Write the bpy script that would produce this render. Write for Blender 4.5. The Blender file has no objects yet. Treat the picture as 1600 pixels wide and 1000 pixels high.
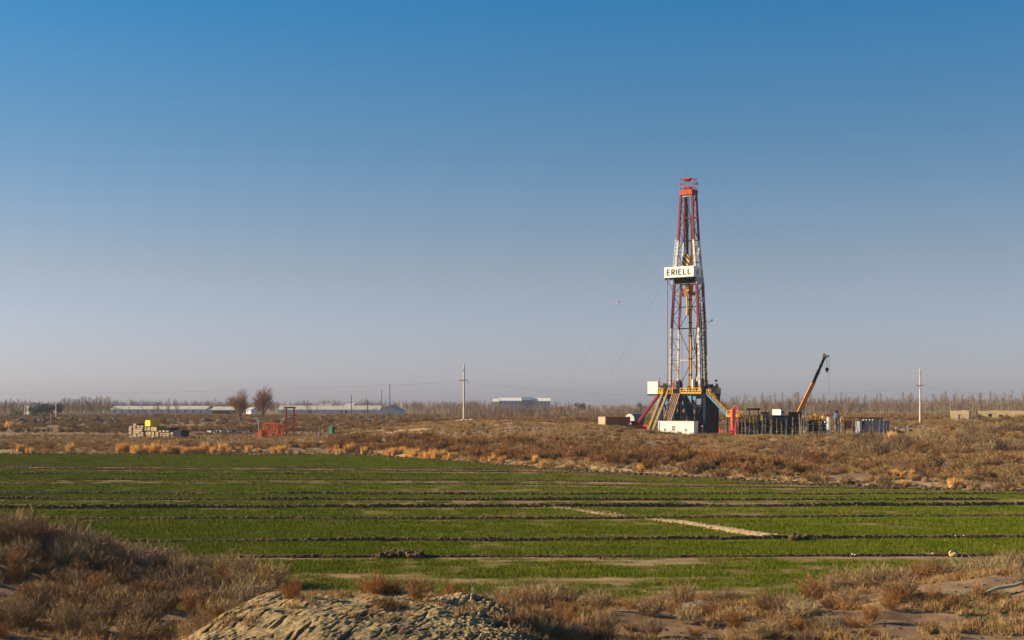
import bpy, math, random
import numpy as np
from mathutils import Vector, Matrix, Euler

# ------------------------------------------------------------------ camera, sky, sun, exposure
sc = bpy.context.scene
COL = sc.collection
F, HY, HC = 2200.0, 632.0, 8.0            # focal length in photo pixels, horizon row, eye height
cam = bpy.data.cameras.new('camera')
cam_o = bpy.data.objects.new('camera', cam); COL.objects.link(cam_o)
cam_o.location = (0, 0, HC); cam_o.rotation_euler = (math.pi/2, 0, 0)
cam.sensor_width = 36; cam.lens = 36*F/1600; cam.shift_y = (HY-500)/1600
cam.clip_start = 0.5; cam.clip_end = 20000
sc.camera = cam_o

SUN_EL, SUN_AZ = 20.0, -82.0              # azimuth from the view direction, negative = left
world = bpy.data.worlds.new('World'); sc.world = world; world.use_nodes = True
wn, wl = world.node_tree.nodes, world.node_tree.links
bg = wn['Background']
sky = wn.new('ShaderNodeTexSky'); sky.sky_type = 'NISHITA'; sky.sun_disc = False
sky.sun_elevation = math.radians(SUN_EL); sky.sun_rotation = math.radians(SUN_AZ)
tc = wn.new('ShaderNodeTexCoord'); sx = wn.new('ShaderNodeSeparateXYZ'); wl.new(tc.outputs['Generated'], sx.inputs[0])
mr = wn.new('ShaderNodeMapRange'); mr.inputs['From Min'].default_value = 0; mr.inputs['From Max'].default_value = 1.0
wl.new(sx.outputs['Z'], mr.inputs['Value'])
rp = wn.new('ShaderNodeValToRGB'); wl.new(mr.outputs[0], rp.inputs[0])
SKY_STOPS = [(0.0, (.79, .88, 1.58)), (.026, (.79, .87, 1.47)), (.096, (.71, .73, .94)), (.183, (.40, .67, .92)), (.276, (.15, .67, 1.05)), (.45, (.13, .52, .86)), (1.0, (.11, .42, .70))]
els = rp.color_ramp.elements
els[0].position, els[0].color = SKY_STOPS[0][0], (*[c/2 for c in SKY_STOPS[0][1]], 1)
els[1].position, els[1].color = SKY_STOPS[-1][0], (*[c/2 for c in SKY_STOPS[-1][1]], 1)
for p_, c_ in SKY_STOPS[1:-1]:
    e = els.new(p_); e.color = (*[c/2 for c in c_], 1)
mx = wn.new('ShaderNodeMix'); mx.data_type = 'RGBA'; mx.blend_type = 'MULTIPLY'; mx.inputs['Factor'].default_value = 1
wl.new(sky.outputs[0], mx.inputs['A']); wl.new(rp.outputs[0], mx.inputs['B'])
wl.new(mx.outputs['Result'], bg.inputs['Color'])
bg.inputs['Strength'].default_value = 0.108          # the ramp above is halved, so the sky reads as 0.058

sun = bpy.data.lights.new('sun', 'SUN'); sun.energy = 5.0; sun.angle = math.radians(.53); sun.color = (1.0, .80, .55)
sun_o = bpy.data.objects.new('sun', sun); COL.objects.link(sun_o)
a_, e_ = math.radians(SUN_AZ), math.radians(SUN_EL)
sun_dir = Vector((math.sin(a_)*math.cos(e_), math.cos(a_)*math.cos(e_), math.sin(e_)))
sun_o.rotation_euler = sun_dir.to_track_quat('Z', 'Y').to_euler(); sun_o.location = sun_dir*200
vs = sc.view_settings; vs.view_transform = 'Standard'; vs.look = 'None'; vs.exposure = 1.1; vs.gamma = 1; vs.use_curve_mapping = False

random.seed(7); NR = np.random.default_rng(7)
R = random.Random(11)

# ------------------------------------------------------------------ helpers: noise, terrain
def _hash(ix, iy, s):
    h = (ix.astype(np.int64)*374761393 + iy.astype(np.int64)*668265263 + s*974711) & 0x7fffffff
    h = ((h ^ (h >> 13))*1274126177) & 0x7fffffff
    return ((h ^ (h >> 16)) & 0xffff)/65535.0
def vn(x, y, s=0):
    x = np.asarray(x, float); y = np.asarray(y, float)
    ix, iy = np.floor(x), np.floor(y); fx, fy = x-ix, y-iy
    fx = fx*fx*(3-2*fx); fy = fy*fy*(3-2*fy)
    a, b = _hash(ix, iy, s), _hash(ix+1, iy, s); c, d = _hash(ix, iy+1, s), _hash(ix+1, iy+1, s)
    return (a*(1-fx)+b*fx)*(1-fy)+(c*(1-fx)+d*fx)*fy
def fbm(x, y, s=0, o=4):
    t, a, n = 0, .5, 0
    for i in range(o):
        t = t+a*vn(np.asarray(x)*2**i, np.asarray(y)*2**i, s+i*17); n += a; a *= .5
    return t/n
def sst(t):
    t = np.clip(t, 0, 1); return t*t*(3-2*t)
EDGE = [(-200, 225), (-81, 223), (-23, 220), (-8.9, 196), (4, 174), (14.5, 160), (26, 144), (36.6, 134), (46.7, 128), (100, 108), (200, 100)]
NEAR = [(-200, 80), (-40, 78), (-20, 76), (-13, 66), (-8, 60), (-3, 57.5), (5, 56.5), (11, 57), (15, 61), (22, 66), (30, 69), (60, 72)]
def y_edge(X): return np.interp(X, [p[0] for p in EDGE], [p[1] for p in EDGE])
def y_near(X): return np.interp(X, [p[0] for p in NEAR], [p[1] for p in NEAR])
def gs(X, Y, cx, cy, sx, sy): return np.exp(-((X-cx)/sx)**2-((Y-cy)/sy)**2)
HP_U = [-.6, -.36, -.2, -.13, -.09, -.06, 0, .06, .10, .13, .16, .27, .30, .35, .5]
HP_Z = [1.0, .9, .85, 1.1, 2.4, 3.5, 3.9, 3.35, 2.3, 1.7, 1.45, 1.4, 2.0, 3.2, 3.6]
HP_L = [14, 14, 14, 25, 50, 75, 95, 105, 95, 80, 70, 70, 80, 110, 110]
def gz(X, Y):
    X = np.asarray(X, float); Y = np.asarray(Y, float)
    u = X/np.maximum(Y, 30)
    t = Y-y_edge(X)
    hp = np.interp(u, HP_U, HP_Z); L = np.interp(u, HP_U, HP_L)
    bank = sst(t/8)*.55
    z = np.where(t > 0, bank+(hp-.55)*sst((t-3)/L), 0)
    far = sst((Y-340)/160)
    z = z*(1-far)+far*(np.interp(u, [-.4, -.1, 0, .12, .25, .5], [1.75, 1.9, 2.3, 2.6, 3.3, 3.5])*(1-sst((Y-450)/450))+2.0*sst((Y-450)/450))
    pad = gs(X, Y, 62, 306, 34, 30)
    rough = sst(t/10)*(1-sst((Y-520)/200))*(1-.85*np.clip(pad*1.6, 0, 1))
    road = np.where(u < -.13, sst((Y-236)/12)*(1-sst((Y-345)/40)), 0)
    rough = rough*(1-.9*road)
    z = z+rough*(1.1*(fbm(X/16, Y/20, 3, 3)-.5)+.5*(fbm(X/4, Y/5, 5, 3)-.5))
    z = z+1.3*gs(X, Y, 108, 300, 22, 26)+.5*gs(X, Y, -10, 322, 20, 16)
    # near ground
    s = y_near(X)-Y
    n = sst(s/np.interp(X, [-8, 0], [24, 13]))*1.15
    n = n+sst(s/6)*(2.4*gs(X, Y, -24, 52, 7.2, 14)+.55*gs(X, Y, -13, 42, 6, 7)+(1.42+.42*(vn(X/2.3+7, Y/2.6, 97)-.5)+.16*(vn(X/.9, Y/1.1, 98)-.5))*np.exp(-np.abs((X+3.6)/(4.2+.12*(41-Y)))**7-np.abs((Y-36.6)/5.7)**5)*(1-.045*np.clip(X+4.6, 0, 6))+.5*gs(X, Y, 17, 50, 8, 8))
    n = n+sst(s/4)*(.5*(fbm(X/6, Y/6, 9, 3)-.5)+.28*(fbm(X/1.4, Y/1.4, 12, 3)-.5))
    return np.where(s > 0, n, z)
def g1(x, y): return float(gz(np.array([x]), np.array([y]))[0])
def wx(px, Y): return (px-800)*Y/F
def wz(py, Y): return HC-(py-HY)*Y/F
def on(px, Y, dz=0):
    x = wx(px, Y); return (x, Y, g1(x, Y)+dz)

# ------------------------------------------------------------------ helpers: meshes and objects
class MB:
    def __init__(s): s.v, s.f, s.m = [], [], []
    def add(s, vs, fs, mi=0):
        o = len(s.v); s.v += [tuple(p) for p in vs]
        for f in fs: s.f.append(tuple(i+o for i in f)); s.m.append(mi)
        return s
    def box(s, cx, cy, cz, sx, sy, sz, rz=0, mi=0):
        c, n = math.cos(rz), math.sin(rz); vs = []
        for dz in (-.5, .5):
            for dx, dy in ((-.5, -.5), (.5, -.5), (.5, .5), (-.5, .5)):
                x, y = dx*sx, dy*sy; vs.append((cx+x*c-y*n, cy+x*n+y*c, cz+dz*sz))
        return s.add(vs, [(0, 3, 2, 1), (4, 5, 6, 7), (0, 1, 5, 4), (1, 2, 6, 5), (2, 3, 7, 6), (3, 0, 4, 7)], mi)
    def b2(s, x0, x1, y0, y1, z0, z1, mi=0): return s.box((x0+x1)/2, (y0+y1)/2, (z0+z1)/2, x1-x0, y1-y0, z1-z0, 0, mi)
    def bar(s, p, q, w, h=None, mi=0):
        h = h or w; p, q = Vector(p), Vector(q); d = (q-p).normalized()
        up = Vector((0, 0, 1)) if abs(d.z) < .95 else Vector((0, 1, 0))
        a = d.cross(up).normalized()*w/2; b = a.cross(d).normalized()*h/2
        return s.add([p-a-b, p+a-b, p+a+b, p-a+b, q-a-b, q+a-b, q+a+b, q-a+b],
                     [(0, 3, 2, 1), (4, 5, 6, 7), (0, 1, 5, 4), (1, 2, 6, 5), (2, 3, 7, 6), (3, 0, 4, 7)], mi)
    def tube(s, p, q, r0, r1=None, n=8, mi=0, caps=True):
        r1 = r0 if r1 is None else r1; p, q = Vector(p), Vector(q); d = (q-p).normalized()
        up = Vector((0, 0, 1)) if abs(d.z) < .95 else Vector((0, 1, 0))
        a = d.cross(up).normalized(); b = a.cross(d).normalized(); vs = []
        for c, r in ((p, r0), (q, r1)):
            for i in range(n):
                t = 2*math.pi*i/n; vs.append(c+a*math.cos(t)*r+b*math.sin(t)*r)
        fs = [(i, (i+1) % n, n+(i+1) % n, n+i) for i in range(n)]
        if caps: fs += [tuple(range(n))[::-1], tuple(range(n, 2*n))]
        return s.add(vs, fs, mi)
    def path(s, pts, r, n=5, mi=0):
        for a, b in zip(pts[:-1], pts[1:]): s.tube(a, b, r, r, n, mi, False)
        return s
    def dome(s, c, r, h, n=12, k=4, mi=0):
        vs = []
        for j in range(k):
            t = j/k*math.pi/2
            for i in range(n):
                a = 2*math.pi*i/n; vs.append((c[0]+r*math.cos(t)*math.cos(a), c[1]+r*math.cos(t)*math.sin(a), c[2]+h*math.sin(t)))
        vs.append((c[0], c[1], c[2]+h)); fs = []
        for j in range(k-1):
            for i in range(n): fs.append((j*n+i, j*n+(i+1) % n, (j+1)*n+(i+1) % n, (j+1)*n+i))
        for i in range(n): fs.append(((k-1)*n+i, (k-1)*n+(i+1) % n, k*n))
        return s.add(vs, fs, mi)
    def tri(s, p, d, L, w, roll, mi=0, tip=0.15):
        # a thin flat twig or blade: a tapered strip from p along d
        d = Vector(d).normalized(); p = Vector(p)
        a = d.cross(Vector((math.sin(roll), math.cos(roll), .3))).normalized()*w/2
        return s.add([p-a, p+a, p+d*L], [(0, 1, 2)], mi)
    def strip(s, pts, w0, w1, roll, mi=0):
        side = Vector((math.cos(roll), math.sin(roll), 0)); vs = []; n = len(pts)
        for i, p in enumerate(pts):
            w = (w0+(w1-w0)*i/(n-1))/2; vs += [Vector(p)-side*w, Vector(p)+side*w]
        return s.add(vs, [(2*i, 2*i+1, 2*i+3, 2*i+2) for i in range(n-1)], mi)
    def mesh(s, name, mats, smooth=False):
        me = bpy.data.meshes.new(name); me.from_pydata(s.v, [], s.f)
        for m in (mats if isinstance(mats, (list, tuple)) else [mats]): me.materials.append(m)
        if any(s.m): me.polygons.foreach_set('material_index', s.m)
        if smooth: me.polygons.foreach_set('use_smooth', [True]*len(me.polygons))
        me.update(); return me
def put(name, me, parent=None, loc=(0, 0, 0), rot=(0, 0, 0), sc_=1, **kw):
    o = bpy.data.objects.new(name, me); COL.objects.link(o)
    o.location = loc; o.rotation_euler = rot; o.scale = (sc_,)*3 if not isinstance(sc_, tuple) else sc_
    if parent: o.parent = parent
    for k, v in kw.items(): o[k] = v
    return o
def obj(name, mb, mats, parent=None, loc=(0, 0, 0), rot=(0, 0, 0), smooth=False, **kw):
    return put(name, mb.mesh(name, mats, smooth), parent, loc, rot, **kw)
def empty(name, loc, rz=0, **kw): return put(name, None, None, loc, (0, 0, rz), **kw)
def tag(label, category, group=None):
    d = dict(label=label, category=category)
    if group: d['group'] = group
    return d
def copy_tree(o, parent=None):
    c = o.copy(); COL.objects.link(c)
    if parent: c.parent = parent
    for ch in list(o.children): copy_tree(ch, c)
    return c

# ------------------------------------------------------------------ materials
def mat(name, col, col2=None, scale=3.0, rough=.7, metal=0, bump=0, rnd=0, spec=.3, detail=4, rust=None, stretch=None):
    m = bpy.data.materials.new(name); m.use_nodes = True
    n, l = m.node_tree.nodes, m.node_tree.links; b = n['Principled BSDF']
    b.inputs['Roughness'].default_value = rough; b.inputs['Metallic'].default_value = metal
    b.inputs['Specular IOR Level'].default_value = spec
    col2 = col2 or tuple(c*.72 for c in col)
    t = n.new('ShaderNodeTexCoord'); nz = n.new('ShaderNodeTexNoise'); nz.inputs['Scale'].default_value = scale; nz.inputs['Detail'].default_value = detail
    src = t.outputs['Object']
    if stretch:
        mp = n.new('ShaderNodeMapping'); mp.inputs['Scale'].default_value = stretch; l.new(src, mp.inputs[0]); src = mp.outputs[0]
    l.new(src, nz.inputs['Vector'])
    r = n.new('ShaderNodeValToRGB'); l.new(nz.outputs['Fac'], r.inputs[0])
    r.color_ramp.elements[0].position = .32; r.color_ramp.elements[0].color = (*col2, 1)
    r.color_ramp.elements[1].position = .66; r.color_ramp.elements[1].color = (*col, 1)
    out = r.outputs[0]
    if rust:
        n2 = n.new('ShaderNodeTexNoise'); n2.inputs['Scale'].default_value = 1.3; n2.inputs['Detail'].default_value = 8; l.new(t.outputs['Object'], n2.inputs['Vector'])
        r2 = n.new('ShaderNodeValToRGB'); l.new(n2.outputs['Fac'], r2.inputs[0]); r2.color_ramp.elements[0].position = .5; r2.color_ramp.elements[1].position = .62
        m2 = n.new('ShaderNodeMix'); m2.data_type = 'RGBA'; l.new(r2.outputs[0], m2.inputs['Factor']); l.new(out, m2.inputs['A']); m2.inputs['B'].default_value = (*rust, 1); out = m2.outputs['Result']
    if rnd:
        oi = n.new('ShaderNodeObjectInfo'); h = n.new('ShaderNodeHueSaturation'); l.new(out, h.inputs['Color'])
        mr_ = n.new('ShaderNodeMapRange'); mr_.inputs['To Min'].default_value = 1-rnd; mr_.inputs['To Max'].default_value = 1+rnd
        l.new(oi.outputs['Random'], mr_.inputs['Value']); l.new(mr_.outputs[0], h.inputs['Value']); out = h.outputs[0]
    l.new(out, b.inputs['Base Color'])
    if bump:
        bp = n.new('ShaderNodeBump'); bp.inputs['Strength'].default_value = bump; bp.inputs['Distance'].default_value = .05
        l.new(nz.outputs['Fac'], bp.inputs['Height']); l.new(bp.outputs[0], b.inputs['Normal'])
    return m
def twig_mat(name, cols, rough=.9):
    """several colours of dry stems, chosen per plant, with streaks along the plant"""
    m = bpy.data.materials.new(name); m.use_nodes = True
    n, l = m.node_tree.nodes, m.node_tree.links; b = n['Principled BSDF']
    b.inputs['Roughness'].default_value = rough; b.inputs['Specular IOR Level'].default_value = .1
    oi = n.new('ShaderNodeObjectInfo'); t = n.new('ShaderNodeTexCoord')
    nz = n.new('ShaderNodeTexNoise'); nz.inputs['Scale'].default_value = 5; l.new(t.outputs['Object'], nz.inputs['Vector'])
    ad = n.new('ShaderNodeMath'); ad.operation = 'MULTIPLY_ADD'; l.new(nz.outputs['Fac'], ad.inputs[0]); ad.inputs[1].default_value = .5
    su = n.new('ShaderNodeMath'); su.operation = 'MULTIPLY_ADD'; l.new(oi.outputs['Random'], su.inputs[0]); su.inputs[1].default_value = .95; su.inputs[2].default_value = -.22
    l.new(su.outputs[0], ad.inputs[2])
    r = n.new('ShaderNodeValToRGB'); l.new(ad.outputs[0], r.inputs[0])
    e = r.color_ramp.elements
    e[0].position = 0; e[0].color = (*cols[0], 1); e[1].position = 1; e[1].color = (*cols[-1], 1)
    for i, c in enumerate(cols[1:-1]): x = e.new((i+1)/(len(cols)-1)); x.color = (*c, 1)
    l.new(r.outputs[0], b.inputs['Base Color']); return m

M = {}
M['red'] = mat('red_paint', (.26, .013, .020), (.15, .010, .014), 1.2)
M['white'] = mat('white_paint', (.80, .77, .70), (.62, .57, .48), 1.2, rough=.5)
M['cabin_white'] = mat('cabin_white_paint', (.80, .78, .74), (.74, .71, .66), .8, rough=.5)
M['mast_white'] = mat('worn_white_paint', (.72, .68, .60), (.5, .44, .36), 1.5, rust=(.36, .22, .13))
M['steel'] = mat('dark_steel', (.022, .02, .02), (.012, .011, .012), 3, rough=.85, spec=.12)
M['cable'] = mat('wire_rope', (.09, .085, .085), rough=.6)
M['blue_steel'] = mat('dark_blue_paint', (.013, .026, .075), (.008, .016, .045), 1.5, rough=.85, spec=.1, rust=(.03, .02, .018))
M['light_blue'] = mat('light_blue_paint', (.10, .30, .47), (.06, .2, .34), 1.5)
M['yellow'] = mat('yellow_paint', (.80, .44, .03), (.6, .3, .025), 2, rough=.5)
M['pipe_yellow'] = mat('worn_yellow_paint', (.78, .36, .04), (.55, .22, .03), .9, rough=.5)
M['tan'] = mat('dusty_tan_steel', (.46, .33, .21), (.3, .2, .12), 2)
M['brown'] = mat('rusty_brown_steel', (.32, .14, .055), (.19, .08, .035), 2)
M['orange'] = mat('orange_paint', (.80, .17, .04), (.62, .1, .03), 2, rough=.55)
M['crane_orange'] = mat('crane_orange_paint', (.85, .28, .012), (.7, .21, .01), 1, rough=.4)
M['black'] = mat('black_paint', (.010, .0095, .010), (.007, .007, .0075), 2, rough=.85, spec=.1)
M['red_bright'] = mat('bright_red_paint', (.68, .075, .04), (.5, .05, .03), 1, rough=.5)
M['crown_red'] = mat('crown_orange_red_paint', (.58, .10, .05), (.30, .04, .025), 1.5)
M['navy'] = mat('navy_tank_paint', (.010, .017, .048), (.006, .010, .026), .7, rough=.85, spec=.1, rust=(.016, .010, .008))
M['dusty_blue'] = mat('dusty_blue_container_paint', (.27, .32, .40), (.17, .22, .31), .9, rust=(.22, .17, .12))
M['silo_blue'] = mat('silo_blue_paint', (.09, .17, .34), (.06, .11, .22), .9)
M['ink'] = mat('navy_lettering', (.015, .03, .07))
M['grey'] = mat('grey_paint', (.42, .42, .43), (.3, .3, .31), 1.2)
M['green'] = mat('green_box_paint', (.02, .14, .09), (.015, .09, .06), 1)
M['concrete'] = mat('weathered_concrete', (.33, .25, .135), (.17, .125, .07), 1.6, bump=.4, rnd=.25)
M['pole'] = mat('pole_concrete', (.60, .54, .43), (.46, .40, .31), 2)
M['skip_yellow'] = mat('tank_yellow_paint', (.85, .47, .012), (.75, .38, .01), 1, rough=.45)
M['adobe'] = mat('adobe_plaster', (.56, .43, .23), (.40, .30, .155), .6, bump=.3)
M['limewash'] = mat('limewashed_wall', (.66, .64, .60), (.5, .48, .45), .35)
M['roof_pale'] = mat('pale_roof_sheet', (.50, .47, .41), (.38, .35, .31), .25)
M['roof_blue'] = mat('blue_roof_sheet', (.16, .22, .32), (.12, .16, .24), .3)
M['roof_brown'] = mat('brown_roof_sheet', (.22, .15, .11), (.16, .11, .08), .3)
M['dark_open'] = mat('dark_opening', (.006, .006, .007))
M['clod'] = mat('soil_clod_earth', (.135, .09, .052), (.07, .046, .027), 6, rough=.95, bump=.5, rnd=.25, spec=.1)
M['heap'] = mat('spoil_earth', (.20, .145, .10), (.11, .08, .06), .8, rough=.95, bump=.5, spec=.1)
M['stone'] = mat('pale_stone', (.62, .54, .42), (.45, .38, .29), 4, rough=.9, bump=.4)
M['bark'] = mat('grey_bark', (.27, .21, .15), (.17, .13, .10), 6, rough=.95, rnd=.2)
M['sheet'] = mat('black_liner_sheet', (.011, .011, .012), rough=.9, spec=.05)
M['shrub'] = twig_mat('grey_shrub_twigs', [(.12, .075, .046), (.27, .18, .10), (.38, .29, .15), (.22, .135, .075), (.46, .31, .14)])
M['rust_shrub'] = twig_mat('rust_shrub_twigs', [(.22, .105, .036), (.31, .15, .052), (.36, .20, .078), (.26, .14, .058), (.21, .125, .06)])
M['bank_shrub'] = twig_mat('bank_shrub_twigs', [(.13, .075, .040), (.27, .155, .070), (.34, .225, .10), (.20, .14, .07), (.40, .255, .11)])
M['golden'] = twig_mat('golden_dry_grass', [(.62, .35, .10), (.75, .46, .17), (.68, .39, .12)])
M['straw'] = twig_mat('straw_grass', [(.28, .18, .08), (.40, .265, .115), (.34, .195, .08)])
M['grass'] = twig_mat('green_crop_blades', [(.078, .118, .003), (.112, .142, .004), (.17, .165, .014)])
M['weed'] = twig_mat('dull_green_weed', [(.12, .13, .045), (.15, .14, .06)])
M['poplar'] = twig_mat('bare_poplar_twigs', [(.19, .14, .10), (.27, .205, .13), (.23, .16, .105), (.31, .25, .15)])
M['dark_tree'] = twig_mat('bare_purple_twigs', [(.17, .10, .085), (.20, .125, .09)])
M['brown_tree'] = twig_mat('bare_brown_crown', [(.24, .115, .06), (.30, .15, .08)])
M['sapling'] = twig_mat('pale_sapling_stems', [(.42, .34, .22), (.48, .38, .24), (.40, .35, .18)])
M['evergreen'] = twig_mat('evergreen_needles', [(.03, .05, .035), (.045, .065, .04)])

def ramp_node(n, stops):
    r = n.new('ShaderNodeValToRGB'); e = r.color_ramp.elements
    e[0].position, e[0].color = stops[0][0], (*stops[0][1], 1); e[1].position, e[1].color = stops[-1][0], (*stops[-1][1], 1)
    for p, c in stops[1:-1]: x = e.new(p); x.color = (*c, 1)
    return r
def ground_mat(name, attr, stops, jitter=.25, fine=6, bump=.5, speck=.35):
    m = bpy.data.materials.new(name); m.use_nodes = True
    n, l = m.node_tree.nodes, m.node_tree.links; b = n['Principled BSDF']
    b.inputs['Roughness'].default_value = .95; b.inputs['Specular IOR Level'].default_value = .08
    at = n.new('ShaderNodeAttribute'); at.attribute_name = attr
    t = n.new('ShaderNodeTexCoord')
    nz = n.new('ShaderNodeTexNoise'); nz.inputs['Scale'].default_value = fine; nz.inputs['Detail'].default_value = 8; nz.inputs['Roughness'].default_value = .65
    l.new(t.outputs['Object'], nz.inputs['Vector'])
    ma = n.new('ShaderNodeMath'); ma.operation = 'MULTIPLY_ADD'; l.new(nz.outputs['Fac'], ma.inputs[0]); ma.inputs[1].default_value = jitter; 
    sb = n.new('ShaderNodeMath'); sb.operation = 'SUBTRACT'; l.new(at.outputs['Fac'], sb.inputs[0]); sb.inputs[1].default_value = jitter/2
    l.new(sb.outputs[0], ma.inputs[2])
    r = ramp_node(n, stops); l.new(ma.outputs[0], r.inputs[0])
    n2 = n.new('ShaderNodeTexNoise'); n2.inputs['Scale'].default_value = fine*.35; n2.inputs['Detail'].default_value = 10; n2.inputs['Roughness'].default_value = .75
    l.new(t.outputs['Object'], n2.inputs['Vector'])
    mr_ = n.new('ShaderNodeMapRange'); mr_.inputs['From Min'].default_value = .3; mr_.inputs['From Max'].default_value = .7; mr_.inputs['To Min'].default_value = 1-speck; mr_.inputs['To Max'].default_value = 1+speck
    l.new(n2.outputs['Fac'], mr_.inputs['Value'])
    h = n.new('ShaderNodeHueSaturation'); l.new(r.outputs[0], h.inputs['Color']); l.new(mr_.outputs[0], h.inputs['Value'])
    l.new(h.outputs[0], b.inputs['Base Color'])
    bp = n.new('ShaderNodeBump'); bp.inputs['Strength'].default_value = bump; bp.inputs['Distance'].default_value = .12
    l.new(n2.outputs['Fac'], bp.inputs['Height']); l.new(bp.outputs[0], b.inputs['Normal'])
    return m
M['ground'] = ground_mat('dry_ground', 'sand', [(0, (.13, .085, .052)), (.35, (.21, .135, .078)), (.7, (.34, .245, .145)), (1, (.46, .335, .19))], .35, 3.0, .8, .4)
M['mound'] = ground_mat('sand_mound_earth', 'sand', [(0, (.13, .09, .05)), (.5, (.30, .215, .108)), (1, (.44, .32, .16))], .5, 11.0, 1.0, .5)
M['field'] = ground_mat('crop_field', 'lush', [(0, (.30, .21, .11)), (.28, (.21, .15, .062)), (.5, (.14, .115, .022)), (.72, (.09, .112, .008)), (1, (.06, .10, .004))], .3, 2.5, .5, .35)

# ------------------------------------------------------------------ ground and field
def grid_obj(name, X, Y, Z, m, attrs, **kw):
    r, c = X.shape
    me = bpy.data.meshes.new(name)
    idx = np.arange(r*c).reshape(r, c)
    q = np.stack([idx[:-1, :-1], idx[:-1, 1:], idx[1:, 1:], idx[1:, :-1]], -1).reshape(-1, 4)
    me.vertices.add(r*c); me.vertices.foreach_set('co', np.stack([X, Y, Z], -1).ravel().astype(np.float32))
    me.loops.add(q.size); me.loops.foreach_set('vertex_index', q.ravel().astype(np.int32))
    me.polygons.add(len(q)); me.polygons.foreach_set('loop_start', np.arange(0, q.size, 4, dtype=np.int32))
    me.polygons.foreach_set('use_smooth', np.ones(len(q), bool))
    me.update(calc_edges=True); me.validate()
    for k, a in attrs.items():
        at = me.attributes.new(k, 'FLOAT', 'POINT'); at.data.foreach_set('value', a.ravel().astype(np.float32))
    me.materials.append(m)
    o = bpy.data.objects.new(name, me); COL.objects.link(o)
    for k, v in kw.items(): o[k] = v
    return o

ys = np.concatenate([np.linspace(-30, 30, 30), np.linspace(30.5, 80, 170), np.linspace(80, 130, 60)[1:], np.linspace(130, 360, 260)[1:], np.geomspace(360, 1000, 90)[1:], np.geomspace(1000, 9000, 30)[1:]])
us = np.concatenate([np.linspace(-1.5, -.46, 30), np.linspace(-.45, .45, 360), np.linspace(.46, 1.5, 30)])
Yg, Ug = np.meshgrid(ys, us, indexing='ij')
Xg = Ug*(np.maximum(Yg, 0)+14)
Zg = gz(Xg, Yg)
t_ = Yg-y_edge(Xg); s_ = y_near(Xg)-Yg
infield = (t_ < .5) & (s_ < .5)
Zg = np.where(infield, -.12, Zg)
u_ = Xg/np.maximum(Yg, 30)
sand = .42+.7*(fbm(Xg/9, Yg/12, 21, 4)-.42)-.15*sst((Yg-360)/60)
sand = sand-.14*np.where(u_ < -.12, sst((Yg-242)/10)*(1-sst((Yg-345)/30)), 0)
sand = sand+.75*gs(Xg, Yg, -22, 262, 9, 14)+.3*gs(Xg, Yg, 0, 280, 40, 45)+.35*gs(Xg, Yg, 62, 306, 34, 24)
sand = np.where((t_ > 0) & (t_ < 5) & (Xg > 4), sand+.35, sand)
sand = np.where(s_ > 0, .22+.7*(fbm(Xg/2, Yg/2, 31, 4)-.4)+.6*gs(Xg, Yg, -4.4, 38, 5, 5)+.1*sst((Xg-6)/6), sand)
sand = np.clip(sand, 0, 1)
ground = grid_obj('ground', Xg, Yg, Zg, M['ground'], {'sand': sand}, kind='structure')

# furrow ridges: photo rows at px 0 / 800 / 1600, height, first and last px
RIDGES = [(724, 730, 742, .18, -120, 900), (729, 734, 748, .2, -120, 1000), (733, 737.5, 752, .2, -120, 1100), (741, 742, 760, .22, -120, 1250), (750, 751, 763, .2, -120, 1480), (757, 757.5, 766.5, .16, -120, 1500),
          (772, 773, 772.5, .24, -120, 1760), (780.5, 782, 781.5, .26, -120, 1560), (795, 792.5, 790, .27, -120, 1760),
          (811, 811.5, 806, .20, -120, 1760), (848, 845, 840, .22, -120, 1760), (873, 870.5, 868, .13, -120, 1760)]
def ridge_row(r, px): return np.interp(px, [0, 800, 1600], r[:3], left=None, right=None)
def ridge_Y(r, X):
    X = np.asarray(X, float); Y = np.full(X.shape, 100.0)
    for _ in range(6):
        px = 800+X*F/Y; Y = HC*F/(ridge_row(r, np.clip(px, -300, 1900))-HY)
    return Y
STRIP_LUSH = [.82, .78, .32, .50, .76, .44, .56, .74, .44, .62, .70, .76, .50, .47]   # from the far edge to the near one
def lush(X, Y):
    k = np.zeros(np.shape(X), int)
    for i, r in enumerate(RIDGES): k = np.where(Y < ridge_Y(r, X), i+1, k)
    base = np.array(STRIP_LUSH)[k]
    base = base+.14*sst((-X-4)/16)-.03
    n = (fbm(X/7, Y/1.5, 41, 4)-.5)*.9+(fbm(X/2.2, Y/.8, 45, 3)-.5)*.9
    n = n*np.interp(X, [-20, -4, 8], [.8, 1.1, 1.4])
    amp = np.interp(Y, [56, 72, 84, 100, 225], [.95, .95, .75, .6, .55])
    v = base+n*amp
    for r in RIDGES:
        d = np.abs(Y-ridge_Y(r, X)); v = v-.45*np.exp(-(d/1.0)**2)
    return np.clip(v, 0, 1)
fy = np.concatenate([np.linspace(0, .25, 130), np.linspace(.25, 1, 190)[1:]])
fu = np.linspace(-.62, .62, 420)
Fy, Fu = np.meshgrid(fy, fu, indexing='ij')
Xf = Fu*140.0
Yn_, Ye_ = y_near(Xf)-2.5+1.5*(fbm(Xf/2, Xf*0, 51, 2)-.5), y_edge(Xf)+1.2+2.2*(fbm(Xf/3, Xf*0+7, 52, 3)-.5)
Yf = Yn_+(Ye_-Yn_)*Fy
Zf = .05*(fbm(Xf/1.2, Yf/1.2, 55, 3)-.5)
Zf[0, :] -= .3; Zf[-1, :] -= .3
field = grid_obj('crop_field', Xf, Yf, Zf, M['field'], {'lush': lush(Xf, Yf)}, kind='structure')

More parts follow.
